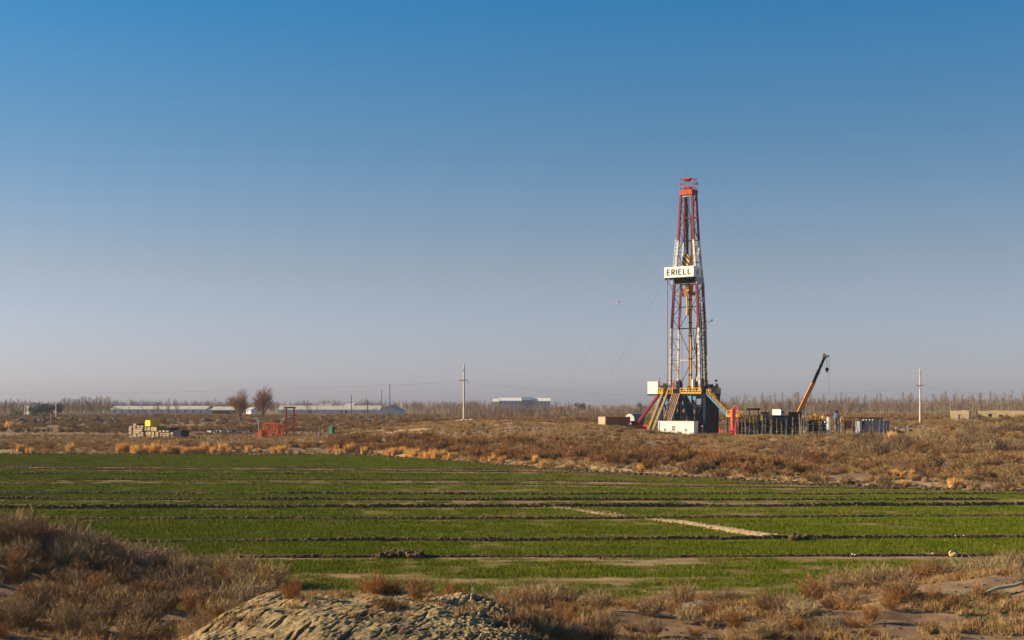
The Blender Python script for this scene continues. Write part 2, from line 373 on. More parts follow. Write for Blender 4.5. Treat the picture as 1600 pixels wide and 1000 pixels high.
def earth_ridge(name, pts, h, w, m, seed, prof=((-.62, -.06), (-.54, .5), (-.42, .95), (-.1, 1), (.3, .8), (.65, .4), (1, -.06)), rough=1.0, **kw):
    P = np.array(pts); d = np.gradient(P, axis=0); d /= np.linalg.norm(d, axis=1)[:, None]
    nrm = np.stack([-d[:, 1], d[:, 0]], 1); n = len(P); k = len(prof)
    V = np.zeros((n, k, 3)); a = np.arange(n)
    hv = 1+rough*.75*(fbm(P[:, 0]/.2, P[:, 1]/.2, seed, 2)-.5)
    hv *= np.clip(.75+1.0*(fbm(P[:, 0]/9, P[:, 1]/9, seed+5, 2)-.4), .45, 1.2)
    ends = np.minimum(np.minimum(a, n-1-a)/6.0, 1)
    for j, (o, z) in enumerate(prof):
        jit = vn(a*.9, a*0+j*3.3, seed+j)-.5; jz = vn(a*.83, a*0+j*5.1, seed+20+j)-.5
        off = o*w/2*(1+.3*rough*jit)
        V[:, j, 0] = P[:, 0]+nrm[:, 0]*off; V[:, j, 1] = P[:, 1]+nrm[:, 1]*off
        V[:, j, 2] = np.where(z > 0, (z*hv+.32*rough*jz)*h*ends, -.12)
    me = bpy.data.meshes.new(name)
    idx = np.arange(n*k).reshape(n, k)
    q = np.stack([idx[:-1, :-1], idx[:-1, 1:], idx[1:, 1:], idx[1:, :-1]], -1).reshape(-1, 4)
    me.from_pydata(V.reshape(-1, 3).tolist(), [], q[:, ::-1].tolist()); me.materials.append(m); me.update()
    return put(name, me, **kw)
clod_pts = []
for i, r in enumerate(RIDGES):
    px = np.linspace(r[4], r[5], 60); Y0 = HC*F/(ridge_row(r, px)-HY); X0, X1 = wx(px[0], Y0[0]), wx(px[-1], Y0[-1])
    n = int((X1-X0)/.10); X = np.linspace(X0, X1, n); Y = ridge_Y(r, X)+.5*(fbm(X/6, X*0, 60+i, 2)-.5)
    earth_ridge('field_ridge', np.stack([X, Y], 1), r[3], .75+r[3]*1.6, M['clod'], 70+i*9, kind='structure')
    dens = 9 if r[3] > .19 else 4
    for _ in range(int((X1-X0)*dens*min(1, 130/Y.mean()))):
        j = NR.integers(n); s = abs(NR.normal(0, .5))
        clod_pts.append((X[j]+NR.normal(0, .1), Y[j]+NR.normal(-.12, .26), r[3]*.6*NR.random(), (.03+.085*NR.random()**2)*(.7+r[3]/.6)))
# the pale earth bund that crosses the rows, in two lengths
def bund(pxs, h, w, seed):
    P = [(wx(px, HC*F/(py-HY)), HC*F/(py-HY)) for px, py in pxs]
    P = np.array(P); L = np.concatenate([[0], np.cumsum(np.linalg.norm(np.diff(P, axis=0), axis=1))])
    s = np.arange(0, L[-1], .2); X = np.interp(s, L, P[:, 0])+.25*(fbm(s/3, s*0, seed, 2)-.5); Y = np.interp(s, L, P[:, 1])
    earth_ridge('earth_bund', np.stack([X, Y], 1), h, w, M['stone_earth'], seed, prof=((-1, -.06), (-.6, .45), (-.35, .85), (-.1, .8), (.15, 1), (.5, .6), (1, -.06)), rough=.55, kind='structure')
    for _ in range(int(L[-1]*14)):
        j = NR.integers(len(X)); bund_pts.append((X[j]+NR.normal(0, .5), Y[j]+NR.normal(0, .3), .04+.1*NR.random(), .03+.07*NR.random()**2))
bund_pts = []
M['stone_earth'] = mat('pale_bund_earth', (.37, .275, .15), (.24, .175, .09), 5, rough=.95, bump=.6, spec=.1)
bund([(860, 792.5), (900, 797), (940, 802.5), (988, 809.5)], .2, 1.3, 301)
bund([(1008, 811.5), (1060, 817), (1120, 827), (1180, 836.5), (1240, 843)], .24, 1.45, 331)

# the pale sand mound in the foreground, eroded into rills
mx_, my_ = np.meshgrid(np.linspace(-11, 2.8, 540), np.linspace(31.5, 44.2, 500), indexing='xy')
uu, vv = (mx_*.28+my_*.96), (mx_*.96-my_*.28)+.35*(fbm(mx_/2.2, my_/2.2, 80, 3)-.5)
rill = (.6*(fbm(uu/1.1, vv/.11, 81, 4)-.5)+.5*(fbm(mx_/.09, my_/.2, 83, 3)-.5))*(.4+1.3*fbm(mx_/1.3, my_/2.4, 84, 2))
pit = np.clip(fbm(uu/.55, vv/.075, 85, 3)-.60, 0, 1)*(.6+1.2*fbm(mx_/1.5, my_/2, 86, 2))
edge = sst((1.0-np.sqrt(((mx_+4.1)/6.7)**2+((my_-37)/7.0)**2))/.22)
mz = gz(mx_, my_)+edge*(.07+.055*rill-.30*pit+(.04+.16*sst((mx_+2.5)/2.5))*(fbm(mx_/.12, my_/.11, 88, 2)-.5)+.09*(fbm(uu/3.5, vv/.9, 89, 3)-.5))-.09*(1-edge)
grid_obj('sand_mound', mx_, my_, mz, M['mound'], {'sand': np.clip(.72+1.1*rill-2.4*pit+.9*(fbm(mx_/.9, my_/.7, 91, 4)-.5)-.55*sst((mx_+1.6)/3), 0, 1)}, kind='structure')  # pits and right flank darkened: their shade is put into the colour

# ------------------------------------------------------------------ plant prototypes
def shrub_mesh(name, seed, h, r, nst, ntw, m, wst=.022, wtw=.014, up=.35, curl=.5):
    q = random.Random(seed); b = MB()
    for _ in range(nst):
        az = q.random()*2*math.pi; lean = q.random()**.7
        dx, dy = math.cos(az), math.sin(az)
        L = h*(.65+.45*q.random()); p = Vector((dx*r*.22*q.random(), dy*r*.22*q.random(), -.03)); pts = [p]
        for k in range(3):
            w = (k+1)/3; hor = lean*(r/h)*(1.1-curl*.5*w)
            d = Vector((dx*hor+q.gauss(0, .14), dy*hor+q.gauss(0, .14), .55+up*w+q.gauss(0, .08)))
            d = d.normalized()*L/3; pts.append(pts[-1]+d)
        b.strip(pts, wst, wst*.45, q.random()*3.1)
        for _ in range(ntw):
            t = .25+.75*q.random(); k = min(int(t*3), 2); f = t*3-k
            p = pts[k].lerp(pts[k+1], f); base = (pts[k+1]-pts[k]).normalized()
            d = base*.8+Vector((q.gauss(0, .55), q.gauss(0, .55), q.gauss(.1, .45)))
            b.tri(p, d, h*(.12+.26*q.random()), wtw*(.8+.6*q.random()), q.random()*6)
    return b.mesh(name, m)
def tuft_mesh(name, seed, h, r, n, m, w=.02, lean=.45):
    q = random.Random(seed); b = MB()
    for _ in range(n):
        az = q.random()*6.283; rr = r*.45*q.random()**.6; p = Vector((rr*math.cos(az), rr*math.sin(az), -.02))
        l = lean*q.random(); a2 = az+q.gauss(0, .6); L = h*(.5+.55*q.random())
        mid = p+Vector((math.cos(a2)*l*.35, math.sin(a2)*l*.35, 1)).normalized()*L*.55
        tip = mid+Vector((math.cos(a2)*l*1.1, math.sin(a2)*l*1.1, .8)).normalized()*L*.5
        s = Vector((math.cos(az+1.57+q.gauss(0, .8)), math.sin(az+1.57+q.gauss(0, .8)), 0))*w/2
        b.add([p-s, p+s, mid+s*.8, mid-s*.8, tip], [(0, 1, 2, 3), (3, 2, 4)])
    return b.mesh(name, m)
def grow(b, q, p, d, L, r, lev, spread, up, nb, minr, mi=0, twig=None):
    """a branch: tapered tube in two bends, with children along its upper part"""
    p = Vector(p); d = Vector(d).normalized()
    m_ = p+d*L*.5+Vector((q.gauss(0, .04), q.gauss(0, .04), 0))*L
    d2 = (d+Vector((q.gauss(0, .12), q.gauss(0, .12), up*.3))).normalized(); e = m_+d2*L*.5
    n = 6 if lev == 0 else 3
    b.tube(p, m_, r, r*.72, n, mi, False); b.tube(m_, e, r*.72, r*.4, n, mi, False)
    if lev >= len(nb): return
    for i in range(nb[lev]):
        t = .3+.7*(i+q.random())/nb[lev]
        s = p.lerp(m_, t*2) if t < .5 else m_.lerp(e, t*2-1)
        az = q.random()*6.283; sp = spread[lev]*(.7+.6*q.random())
        a = d2.orthogonal().normalized(); c = d2.cross(a)
        dd = d2*math.cos(sp)+(a*math.cos(az)+c*math.sin(az))*math.sin(sp)+Vector((0, 0, up))
        LL = L*(.34+.3*q.random())*(1.25-.6*t)
        if lev+1 >= len(nb): b.tri(s, dd, LL*1.5, max(r*.5, minr), q.random()*6, twig if twig is not None else mi)
        else: grow(b, q, s, dd, LL, max(r*.45, minr), lev+1, spread, up, nb, minr, twig if twig is not None else mi, twig)
def tree_meshes(kind, seed, h):
    """trunk mesh and crown mesh of one bare tree"""
    q = random.Random(seed); tr, cr = MB(), MB()
    if kind == 'poplar':
        tr.tube((0, 0, -.3), (0, 0, h*.45), .018*h, .011*h, 6, 0, False); tr.tube((0, 0, h*.45), (q.gauss(0, .1), 0, h*.97), .011*h, .003*h, 5, 0, False)
        for i in range(26):
            z = h*(.12+.8*(i+q.random())/26); az = q.random()*6.283; sp = .30+.25*q.random()
            d = Vector((math.cos(az)*sp, math.sin(az)*sp, 1)); L = h*(.30-.22*z/h)*(.8+.5*q.random())
            grow(cr, q, (0, 0, z), d, L, .006*h, 1, (0, .4, .5), .25, (0, 8), .0045*h)
    elif kind == 'orchard':
        tr.tube((0, 0, -.3), (q.gauss(0, .2), 0, h*.38), .022*h, .015*h, 6, 0, False)
        for i in range(11):
            az = q.random()*6.283; sp = .25+.5*q.random(); z = h*(.15+.25*q.random())
            grow(cr, q, (0, 0, z), (math.cos(az)*sp, math.sin(az)*sp, 1), h*(.4+.25*q.random()), .008*h, 1, (0, .5, .6), .2, (0, 16), .0045*h)
    elif kind == 'broad':
        tr.tube((0, 0, -.3), (.1, 0, h*.16), .024*h, .018*h, 8, 0, False); tr.tube((.1, 0, h*.16), (q.gauss(0, .2), 0, h*.30), .018*h, .014*h, 8, 0, False)
        for i in range(20):
            az = 6.283*(i*.618)+q.gauss(0, .3); sp = (.08+.8*q.random())*(1.12 if seed == 4 else .85); z = h*(.16+.16*q.random())
            L = h*(.58-.10*sp)*(.8+.3*q.random())
            grow(cr, q, (0, 0, z), (math.cos(az)*sp, math.sin(az)*sp, 1), L, .009*h, 1, (0, .55, .6), .16, (0, 11, 14), .0030*h)
    return tr, cr
P_ = {}
P_['shrub'] = [shrub_mesh('shrub', 100+i, .95+.2*(i % 3), .95+.12*(i % 2), 58, 34, M['shrub'], .018, .0135, .2+.12*(i % 4), .3) for i in range(8)]
P_['rust'] = [shrub_mesh('rust_shrub', 120+i, .62+.12*i, .62-.04*i, 44, 34, M['rust_shrub'], .012, .0095, .3, .2) for i in range(5)]
P_['bank'] = [shrub_mesh('bank_shrub', 140+i, 1.15, 1.05, 34, 22, M['bank_shrub'], .035, .03) for i in range(6)]
P_['rustbank'] = [shrub_mesh('rust_bank_shrub', 150+i, 1.0, .85, 40, 20, M['rust_shrub'], .034, .03, .5) for i in range(4)]
P_['golden'] = [tuft_mesh('golden_tuft', 160+i, 1.0, .7, 230, M['golden'], .03, .6) for i in range(4)]
P_['straw'] = [tuft_mesh('straw_tuft', 180+i, .34, .34, 60, M['straw'], .014, .9) for i in range(4)]
P_['litter'] = [shrub_mesh('low_litter', 200+i, .3, .5, 26, 9, M['straw'], .012, .012, .05, 0) for i in range(3)]
P_['weed'] = [tuft_mesh('weed_tuft', 190+i, .16, .5, 70, M['weed'], .016, 1.2) for i in range(2)]

PROTO = {}
def proto_collection(key, meshes):
    c = bpy.data.collections.new('scatter_'+key)
    for i, me in enumerate(meshes): c.objects.link(bpy.data.objects.new('%s_%02d' % (key, i), me))
    PROTO[key] = c; return c
def scatter(name, key, meshes, pts, label=None, category=None, kind='stuff'):
    """pts rows: x, y, z, rotz, scale, tilt"""
    pts = np.asarray(pts, float); n = len(pts)
    c = PROTO.get(key) or proto_collection(key, meshes)
    me = bpy.data.meshes.new(name); me.vertices.add(n); me.vertices.foreach_set('co', pts[:, :3].ravel().astype(np.float32))
    a = me.attributes.new('srot', 'FLOAT_VECTOR', 'POINT'); rv = np.zeros((n, 3)); rv[:, 2] = pts[:, 3]; rv[:, 0] = pts[:, 5]; a.data.foreach_set('vector', rv.ravel().astype(np.float32))
    a = me.attributes.new('sscl', 'FLOAT', 'POINT'); a.data.foreach_set('value', pts[:, 4].astype(np.float32))
    a = me.attributes.new('sidx', 'INT', 'POINT'); a.data.foreach_set('value', NR.integers(0, len(meshes), n).astype(np.int32))
    me.update()
    ng = bpy.data.node_groups.new('scatter_'+name, 'GeometryNodeTree')
    ng.interface.new_socket('Geometry', in_out='INPUT', socket_type='NodeSocketGeometry'); ng.interface.new_socket('Geometry', in_out='OUTPUT', socket_type='NodeSocketGeometry')
    N, L = ng.nodes, ng.links
    gi, go = N.new('NodeGroupInput'), N.new('NodeGroupOutput'); ip = N.new('GeometryNodeInstanceOnPoints'); ci = N.new('GeometryNodeCollectionInfo')
    ci.inputs['Collection'].default_value = c; ci.inputs['Separate Children'].default_value = True; ci.inputs['Reset Children'].default_value = True
    ip.inputs['Pick Instance'].default_value = True
    L.new(gi.outputs[0], ip.inputs['Points']); L.new(ci.outputs[0], ip.inputs['Instance'])
    for nm, ty, so in (('srot', 'FLOAT_VECTOR', 'Rotation'), ('sscl', 'FLOAT', 'Scale'), ('sidx', 'INT', 'Instance Index')):
        na = N.new('GeometryNodeInputNamedAttribute'); na.data_type = ty; na.inputs['Name'].default_value = nm; L.new(na.outputs[0], ip.inputs[so])
    L.new(ip.outputs[0], go.inputs[0])
    o = put(name, me, kind=kind)
    if label: o['label'] = label; o['category'] = category
    md = o.modifiers.new('scatter', 'NODES'); md.node_group = ng
    return o

# crop blades on the field: patches of blades, thinner where the soil shows
def patch_mesh(name, seed, n, size, h, m, w=.018):
    q = random.Random(seed); b = MB()
    for _ in range(n):
        p = Vector(((q.random()-.5)*size, (q.random()-.5)*size, 0)); az = q.random()*6.283
        b.tri(p, (math.cos(az)*.45*q.random(), math.sin(az)*.45*q.random(), 1), h*(.5+.7*q.random()), w, q.random()*6)
    return b.mesh(name, m)
P_['patch'] = [patch_mesh('crop_patch', 300+i, 260, 1.2, .12, M['grass'], .016) for i in range(4)]
pp = []
for (ya, yb, step) in ((55, 92, .72), (92, 130, .95), (130, 226, 1.35)):
    hx = .40*yb
    gx, gy = np.meshgrid(np.arange(-hx, hx, step), np.arange(ya, yb, step)); gx = gx+NR.uniform(-.5, .5, gx.shape)*step; gy = gy+NR.uniform(-.5, .5, gy.shape)*step
    gx, gy = gx.ravel(), gy.ravel()
    ok = (np.abs(gx) < .39*gy) & (gy > y_near(gx)-1) & (gy < y_edge(gx)-.3)
    gx, gy = gx[ok], gy[ok]; lv = lush(gx, gy); ok = NR.random(len(gx)) < np.clip((lv-.18)*1.6, 0, 1)
    gx, gy, lv = gx[ok], gy[ok], lv[ok]
    pp.append(np.stack([gx, gy, gx*0, NR.uniform(0, 6.28, len(gx)), (.75+.5*lv)*(.9+.3*NR.random(len(gx)))*(step/.72)**.5, gx*0], 1))
scatter('crop_blades', 'patch', P_['patch'], np.concatenate(pp), 'short green winter crop growing in strips on the field', 'crop')

def rock_mesh(name, seed, m):
    q = random.Random(seed); b = MB(); n, k = 7, 4
    vs = [(0, 0, -.8)]; 
    for j in range(1, k):
        t = math.pi*j/k-math.pi/2
        for i in range(n):
            a = 6.283*i/n+q.gauss(0, .12); r = 1+q.gauss(0, .16); vs.append((math.cos(t)*math.cos(a)*r, math.cos(t)*math.sin(a)*r, math.sin(t)*.8*r))
    vs.append((0, 0, .75)); fs = []
    for i in range(n): fs.append((0, 1+(i+1) % n, 1+i))
    for j in range(k-2):
        for i in range(n): fs.append((1+j*n+i, 1+j*n+(i+1) % n, 1+(j+1)*n+(i+1) % n, 1+(j+1)*n+i))
    for i in range(n): fs.append((1+(k-2)*n+i, 1+(k-2)*n+(i+1) % n, len(vs)-1))
    b.add(vs, fs); return b.mesh(name, m)
CL = [rock_mesh('clod', 400+i, M['clod']) for i in range(4)]
for px in np.linspace(592, 660, 60):                      # the dark heap of clods in the second row
    Y = 73.4+NR.normal(0, .35); clod_pts.append((wx(px, Y), Y, .05+.18*NR.random(), .14+.12*NR.random()))
for px in np.linspace(1236, 1262, 24):
    Y = 82.6+NR.normal(0, .35); clod_pts.append((wx(px, Y), Y, .05+.2*NR.random(), .14+.12*NR.random()))
cp = np.array(clod_pts); n = len(cp)
# crumbled soil along the far edge of the field
ex = NR.uniform(-85, 52, 1500); ey = y_edge(ex)+NR.normal(.6, .9, 1500)
cp = np.concatenate([cp, np.stack([ex, ey, gz(ex, ey)+.03, NR.uniform(.08, .3, 1500)], 1)]); n = len(cp)
scatter('soil_clods', 'clod', CL, np.stack([cp[:, 0], cp[:, 1], cp[:, 2], NR.uniform(0, 6.28, n), cp[:, 3], NR.normal(0, .4, n)], 1), 'broken brown soil clods along the furrow ridges', 'soil')

bp = np.array(bund_pts); n = len(bp)
scatter('bund_crumbs', 'paleclod', [rock_mesh('pale_clod', 450+i, M['stone_earth']) for i in range(3)], np.stack([bp[:, 0], bp[:, 1], bp[:, 2], NR.uniform(0, 6, n), bp[:, 3], NR.normal(0, .4, n)], 1), 'pale crumbled soil along the straw-coloured bund across the field', 'soil')
# ------------------------------------------------------------------ foreground shrubs: each its own object
GL = ('{s} grey-brown shrub {d} the left foreground slope, below the {l}', 'grey shrubs of the left foreground thicket')
GO = ('{s} rust-orange bush {d} the left foreground slope, below the {l}', 'rust bushes of the left foreground thicket')
MO = ('{s} rust-orange weed on the pale sand mound, below the {l}', 'rust weeds on the sand mound')
CG = ('{s} tan dry bush on the soil right of the mound, below the {l}', 'dry bushes right of the sand mound')
CO = ('{s} dry weed along the near edge of the field, below the {l}', 'rust weeds along the near field edge')
RG = ('{s} straw-grey shrub of the right foreground hedge, below the {l}', 'large shrubs of the right foreground hedge')
RO = ('{s} dry bush on bare soil before the right hedge, below the {l}', 'rust bushes of the right foreground')
LM = [(-60, 'left picture edge'), (80, 'tilted panel mast'), (205, 'left concrete stack'), (247, 'yellow tank'), (300, 'navy box'), (345, 'casing pipes'), (374, 'left broad tree'), (411, 'right broad tree'), (453, 'red gantry'), (518, 'green cabinet'), (608, 'gabled house'), (665, 'hazy woods gap'), (725, 'power pole'), (800, 'white school block'), (872, 'brown-roofed hut'), (960, 'brown skip'), (1018, 'white doghouse'), (1058, 'white container'), (1108, 'rig stair'), (1145, 'red separator'), (1185, 'shaker tanks'), (1218, 'white cabin'), (1252, 'crane foot'), (1290, 'crane hook'), (1308, 'blue silo'), (1368, 'blue container'), (1438, 'right power pole'), (1497, 'adobe hut'), (1560, 'adobe ruin'), (1660, 'right picture edge')]
LM = [l for l in LM if l[1] != 'hazy woods gap']
def landmark(x, y):
    px = 800+x*F/y; return min(LM, key=lambda l: abs(l[0]-px))[1]
def plant(kind, x, y, s, label, group, cat='shrub', name=None, dz=0):
    me = R.choice(P_[kind])
    if '{' in label:
        t = y-float(np.interp(x, [p[0] for p in EDGE], [p[1] for p in EDGE]))
        d = ('high on' if y > 55 else 'midway up' if y > 46 else 'low on') if t < 0 else ('high on' if t > 28 else 'low on')
        w = 'big' if s > 1.0 else 'small' if s < .6 else 'mid-sized'
        label = label.format(s=w, d=d, l=landmark(x, y))
    return put(name or {'shrub': 'dry_shrub', 'rust': 'rust_shrub', 'golden': 'grass_tuft', 'bank': 'dry_shrub', 'rustbank': 'rust_shrub'}[kind], me, None, (x, y, g1(x, y)-.03+dz), (R.gauss(0, .06), R.gauss(0, .06), R.random()*6.28),
               (s*R.uniform(.9, 1.15), s*R.uniform(.9, 1.15), s*R.uniform(.85, 1.15)), label=label, category=cat, group=group)
def free(x, y, lst, d): return all((x-a)**2+(y-b)**2 > d*d for a, b in lst)
lst = []; tries = 0; n_l = 0
while n_l < 205 and tries < 6000:
    tries += 1
    y = R.uniform(38, 74); px = R.uniform(-40, 430); x = wx(px, y)
    if y > y_near(x)-1.2: continue
    if ((x+4.4)/5.4)**2+((y-38)/5.2)**2 < 1: continue
    if px > 250 and y < 44 and R.random() < .8: continue
    d = .78 if y > 46 else .95
    if not free(x, y, lst, d): continue
    lst.append((x, y)); n_l += 1
    if R.random() < .2: plant('rust', x, y, R.uniform(.55, .95), *GO)
    else: plant('shrub', x, y, (.42+.6*R.random()**.8)*(1.0 if y > 47 else .85), *GL)
for px, y in ((445, 42.5), (465, 41.8), (488, 42.6), (503, 41.9), (520, 42.8), (536, 42.3), (580, 43.5), (598, 42.6), (625, 43.6), (632, 43), (640, 43.5), (660, 41.2), (685, 42.4), (605, 40.6), (590, 39.9), (612, 40.2), (578, 40.4), (700, 43.5), (650, 38.3), (605, 36.8), (455, 37), (415, 43), (430, 43.4), (472, 43.2), (555, 44.2), (705, 40)):
    plant('rust', wx(px, y), y, R.uniform(.45, .8), *MO)
for px, y, s in ((770, 45, .8), (790, 47, .7), (812, 50, .75), (830, 52, .8), (845, 53, .95), (862, 53.5, .8), (880, 54, .8), (905, 54, .65), (930, 53, .6), (955, 53.5, .7), (972, 54, .7), (1000, 53, .6), (1025, 53, .65), (1050, 53.5, .7), (1066, 52.5, .8), (1085, 52, .85), (1110, 53, .7), (1130, 54, .6)):
    plant('rust' if R.random() < .55 else 'shrub', wx(px, y), y, s, *CO)
lst = []
for _ in range(1500):
    if len(lst) > 46: break
    y = R.uniform(39.5, 51.5); px = R.uniform(770, 1270); x = wx(px, y)
    if free(x, y, lst, 1.25): lst.append((x, y)); plant('shrub' if R.random() < .45 else 'rust', x, y, R.uniform(.35, .7), *CG)
for px, y, s in ((1285, 56, .7), (1298, 57.5, .8), (1312, 58, 1.0), (1326, 59, 1.05), (1340, 58.5, 1.15), (1352, 60, 1.05), (1368, 58, 1.0), (1380, 57, 1.0), (1398, 57.5, .95), (1412, 56.8, .9), (1430, 60, 1.2), (1445, 59.5, 1.25), (1460, 59, 1.3), (1475, 60, 1.15), (1490, 61, 1.1), (1508, 62, 1.1), (1522, 61, 1.15), (1540, 63, 1.1), (1556, 63.5, 1.2), (1572, 64, 1.25), (1588, 63, 1.3), (1603, 63, 1.2), (1618, 63, 1.2), (1565, 62, 1.0), (1530, 63.5, 1.0)):
    plant('shrub', wx(px, y), y, s*R.uniform(.82, 1.0), *RG)
for px, y, s in ((1268, 50, .9), (1266, 52, .8), (1300, 47.5, .8), (1322, 46.5, .85), (1330, 48, .6), (1222, 50, .7), (1205, 45.5, .7), (1445, 57, .9), (1458, 56.6, .85), (1470, 57, .8), (1400, 46.8, .85), (1412, 47.4, .8), (1392, 45.5, .6), (1560, 46.5, .6), (1240, 43, .7), (1210, 42, .7), (1340, 42.5, .8), (1360, 43, .6), (1450, 41.5, .6), (1480, 45.6, .55), (1495, 46, .6), (1530, 47, .5), (1580, 52, .6), (1500, 52.5, .5), (1365, 41, .6), (1290, 41.5, .6), (1600, 49, .6), (1460, 46.5, .6)):
    k = 'rust' if R.random() < .7 else 'shrub'
    plant(k, wx(px, y), y, s, *RO)
ME = ('{s} dry shrub at the foot of the pale sand mound, below the {l}', 'shrubs at the foot of the sand mound')
for px, y, s in ((298, 37.5, .5), (318, 39, .6), (335, 38.2, .55), (352, 40, .65), (366, 41, .6), (382, 42, .7), (398, 42.6, .6), (340, 36.4, .45), (318, 35.8, .4), (362, 37.2, .4), (762, 42.2, .6), (780, 41.6, .55), (800, 41, .6), (822, 40.4, .6), (838, 39.2, .55), (856, 40, .6), (846, 37.6, .5), (870, 38.4, .55), (815, 37.4, .45), (742, 42.8, .6), (785, 38.6, .35), (726, 40.2, .35)):
    plant('shrub' if R.random() < .6 else 'rust', wx(px, y), y, s, *ME)
# three plants that stand out on their own
plant('golden', wx(212, 41.5), 41.5, .8, 'rounded golden-orange tuft on the left slope beside the grey shrubs and the pale mound', None or 'golden tuft of the left slope', 'grass tuft')
o = plant('golden', wx(228, 41.9), 41.9, .7, 'smaller golden tuft touching the rounded golden-orange tuft on the left slope', 'golden tuft of the left slope', 'grass tuft')
def dead_sapling(px, y, h, label):
    b = MB(); q = random.Random(int(px)); x = wx(px, y)
    b.strip([(0, 0, -.05), (.05, .02, h*.5), (.02, 0, h)], .03, .008, .3)
    for i in range(16):
        z = h*(.2+.75*q.random()); a = q.random()*6.28; b.tri((.03, 0, z), (math.cos(a)*.6, math.sin(a)*.6, 1), h*.3*(1.2-z/h), .014, q.random()*6)
    obj('dead_sapling', b, M['sapling'], None, (x, y, g1(x, y)), **tag(label, 'plant'))
dead_sapling(1081, 48.5, 1.5, 'pale thin leafless stem standing beside the low heap of earth in the right-centre foreground')
dead_sapling(735, 42, 1.2, 'branching bare pale weed on the crest of the sand mound, right end')
dead_sapling(117, 44.5, 1.1, 'pale bare stem rising from the grey thicket of the left foreground')
# low dry ground cover
fx = NR.uniform(-24, 30, 16000); fy_ = NR.uniform(35, 68, 16000)
ok = (fy_ < y_near(fx)-.2) & (np.abs(fx) < .40*fy_) & ~((((fx+4.4)/4.6)**2+((fy_-38)/4.4)**2 < 1) & (NR.random(16000) < .93)) & (fbm(fx/2.2, fy_/2.2, 95, 3) > np.where(fx > 2, .49, .42))
fx, fy_ = fx[ok], fy_[ok]; n = len(fx)
st = np.stack([fx, fy_, gz(fx, fy_)-.01, NR.uniform(0, 6.28, n), NR.uniform(.5, 1.15, n), fx*0], 1)
scatter('dry_grass', 'straw', P_['straw'], st[:int(n*.55)], 'short straw-coloured dry grass on the foreground soil', 'grass')
scatter('twig_litter', 'litter', P_['litter'], st[int(n*.55):], 'low dead twigs lying over the foreground soil', 'ground cover')
wxp = NR.uniform(14, 26, 260); wyp = NR.uniform(40.5, 48, 260)
scatter('green_weeds', 'weed', P_['weed'], np.stack([wxp, wyp, gz(wxp, wyp), NR.uniform(0, 6, 260), NR.uniform(.5, 1.2, 260), wxp*0], 1), 'small dull green weeds on the right foreground soil', 'weeds')
cxm = NR.uniform(-9, 1.8, 4200); cym = NR.uniform(34, 42.5, 4200); ok = NR.random(4200) < .30+.7*sst((cxm+3.5)/3.5)
cxm, cym = cxm[ok], cym[ok]; n = len(cxm)
scatter('mound_crumbs', 'mclod', [rock_mesh('mound_clod', 470+i, M['heap']) for i in range(3)], np.stack([cxm, cym, gz(cxm, cym)+.03, NR.uniform(0, 6, n), .012+.06*NR.random(n)**3, NR.normal(0, .4, n)], 1), 'grey-brown lumps of soil on the right of the sand mound', 'soil')
cxm = NR.uniform(-9.5, 2.2, 900); cym = NR.uniform(33.5, 42.8, 900); ok = (fbm(cxm/1.1, cym/.9, 131, 3) > .53)
cxm, cym = cxm[ok], cym[ok]; n = len(cxm)
scatter('mound_grass', 'straw', P_['straw'], np.stack([cxm, cym, gz(cxm, cym), NR.uniform(0, 6, n), NR.uniform(.35, .9, n), cxm*0], 1), 'sparse straw grass rooted on the sand mound', 'grass')
# pebbles and crumbs on the near soil
gx_ = NR.uniform(-20, 26, 2600); gy_ = NR.uniform(35, 60, 2600)
scatter('soil_crumbs', 'clod', CL, np.stack([gx_, gy_, gz(gx_, gy_), NR.uniform(0, 6, 2600), NR.uniform(.015, .07, 2600), gx_*0], 1), 'crumbs of soil and pebbles on the foreground ground', 'soil')

# ------------------------------------------------------------------ bank beyond the field
bx = NR.uniform(-115, 125, 60000); by = NR.uniform(125, 420, 60000); t = by-y_edge(bx); u = bx/by
dens = np.where(u < -.13, np.where(t < 24, np.where(t < 7, .05, .45), np.where(by > 352, .6, .03)), np.where(t < 6, np.where(u < .02, .06, .3), np.where(t < 44, .95, .42)))
dens = dens*np.clip((fbm(bx/5, by/6, 104, 3)-.36)*5, .06, 1)
dens = dens*(1-np.clip(2.2*gs(bx, by, 62, 306, 34, 24), 0, 1))*(1-np.clip(1.6*gs(bx, by, -22, 262, 7, 10), 0, .95))*(1-.8*np.clip(gs(bx, by, 0, 286, 44, 40), 0, 1))
ok = (t > 1.2) & (np.abs(u) < .40) & (NR.random(60000) < dens)
bx, by, t, u = bx[ok], by[ok], t[ok], u[ok]; n = len(bx)
prust = np.clip(.75*np.exp(-((t-18)/26)**2)*(u < .22)+.15+.5*(fbm(bx/11, by/9, 106, 2)-.5), .05, .95)*np.where(by > 352, .5, 1)
isr = NR.random(n) < prust
sz = (.3+.95*NR.random(n)**1.6)*np.where(u < -.13, .62, 1)*np.where((t > 44) & (u > -.13) & (u < .2), .6, 1)
ar = np.stack([bx, by, gz(bx, by)-.04, NR.uniform(0, 6.28, n), sz, bx*0], 1)
scatter('bank_brush', 'bank', P_['bank'], ar[~isr], 'mass of grey-brown dry brush on the bank beyond the green field', 'brush')
ar[:, 4] *= 1.25
scatter('rust_brush', 'rustbank', P_['rustbank'], ar[isr], 'mass of rust-orange dry brush along the bank beyond the green field', 'brush')
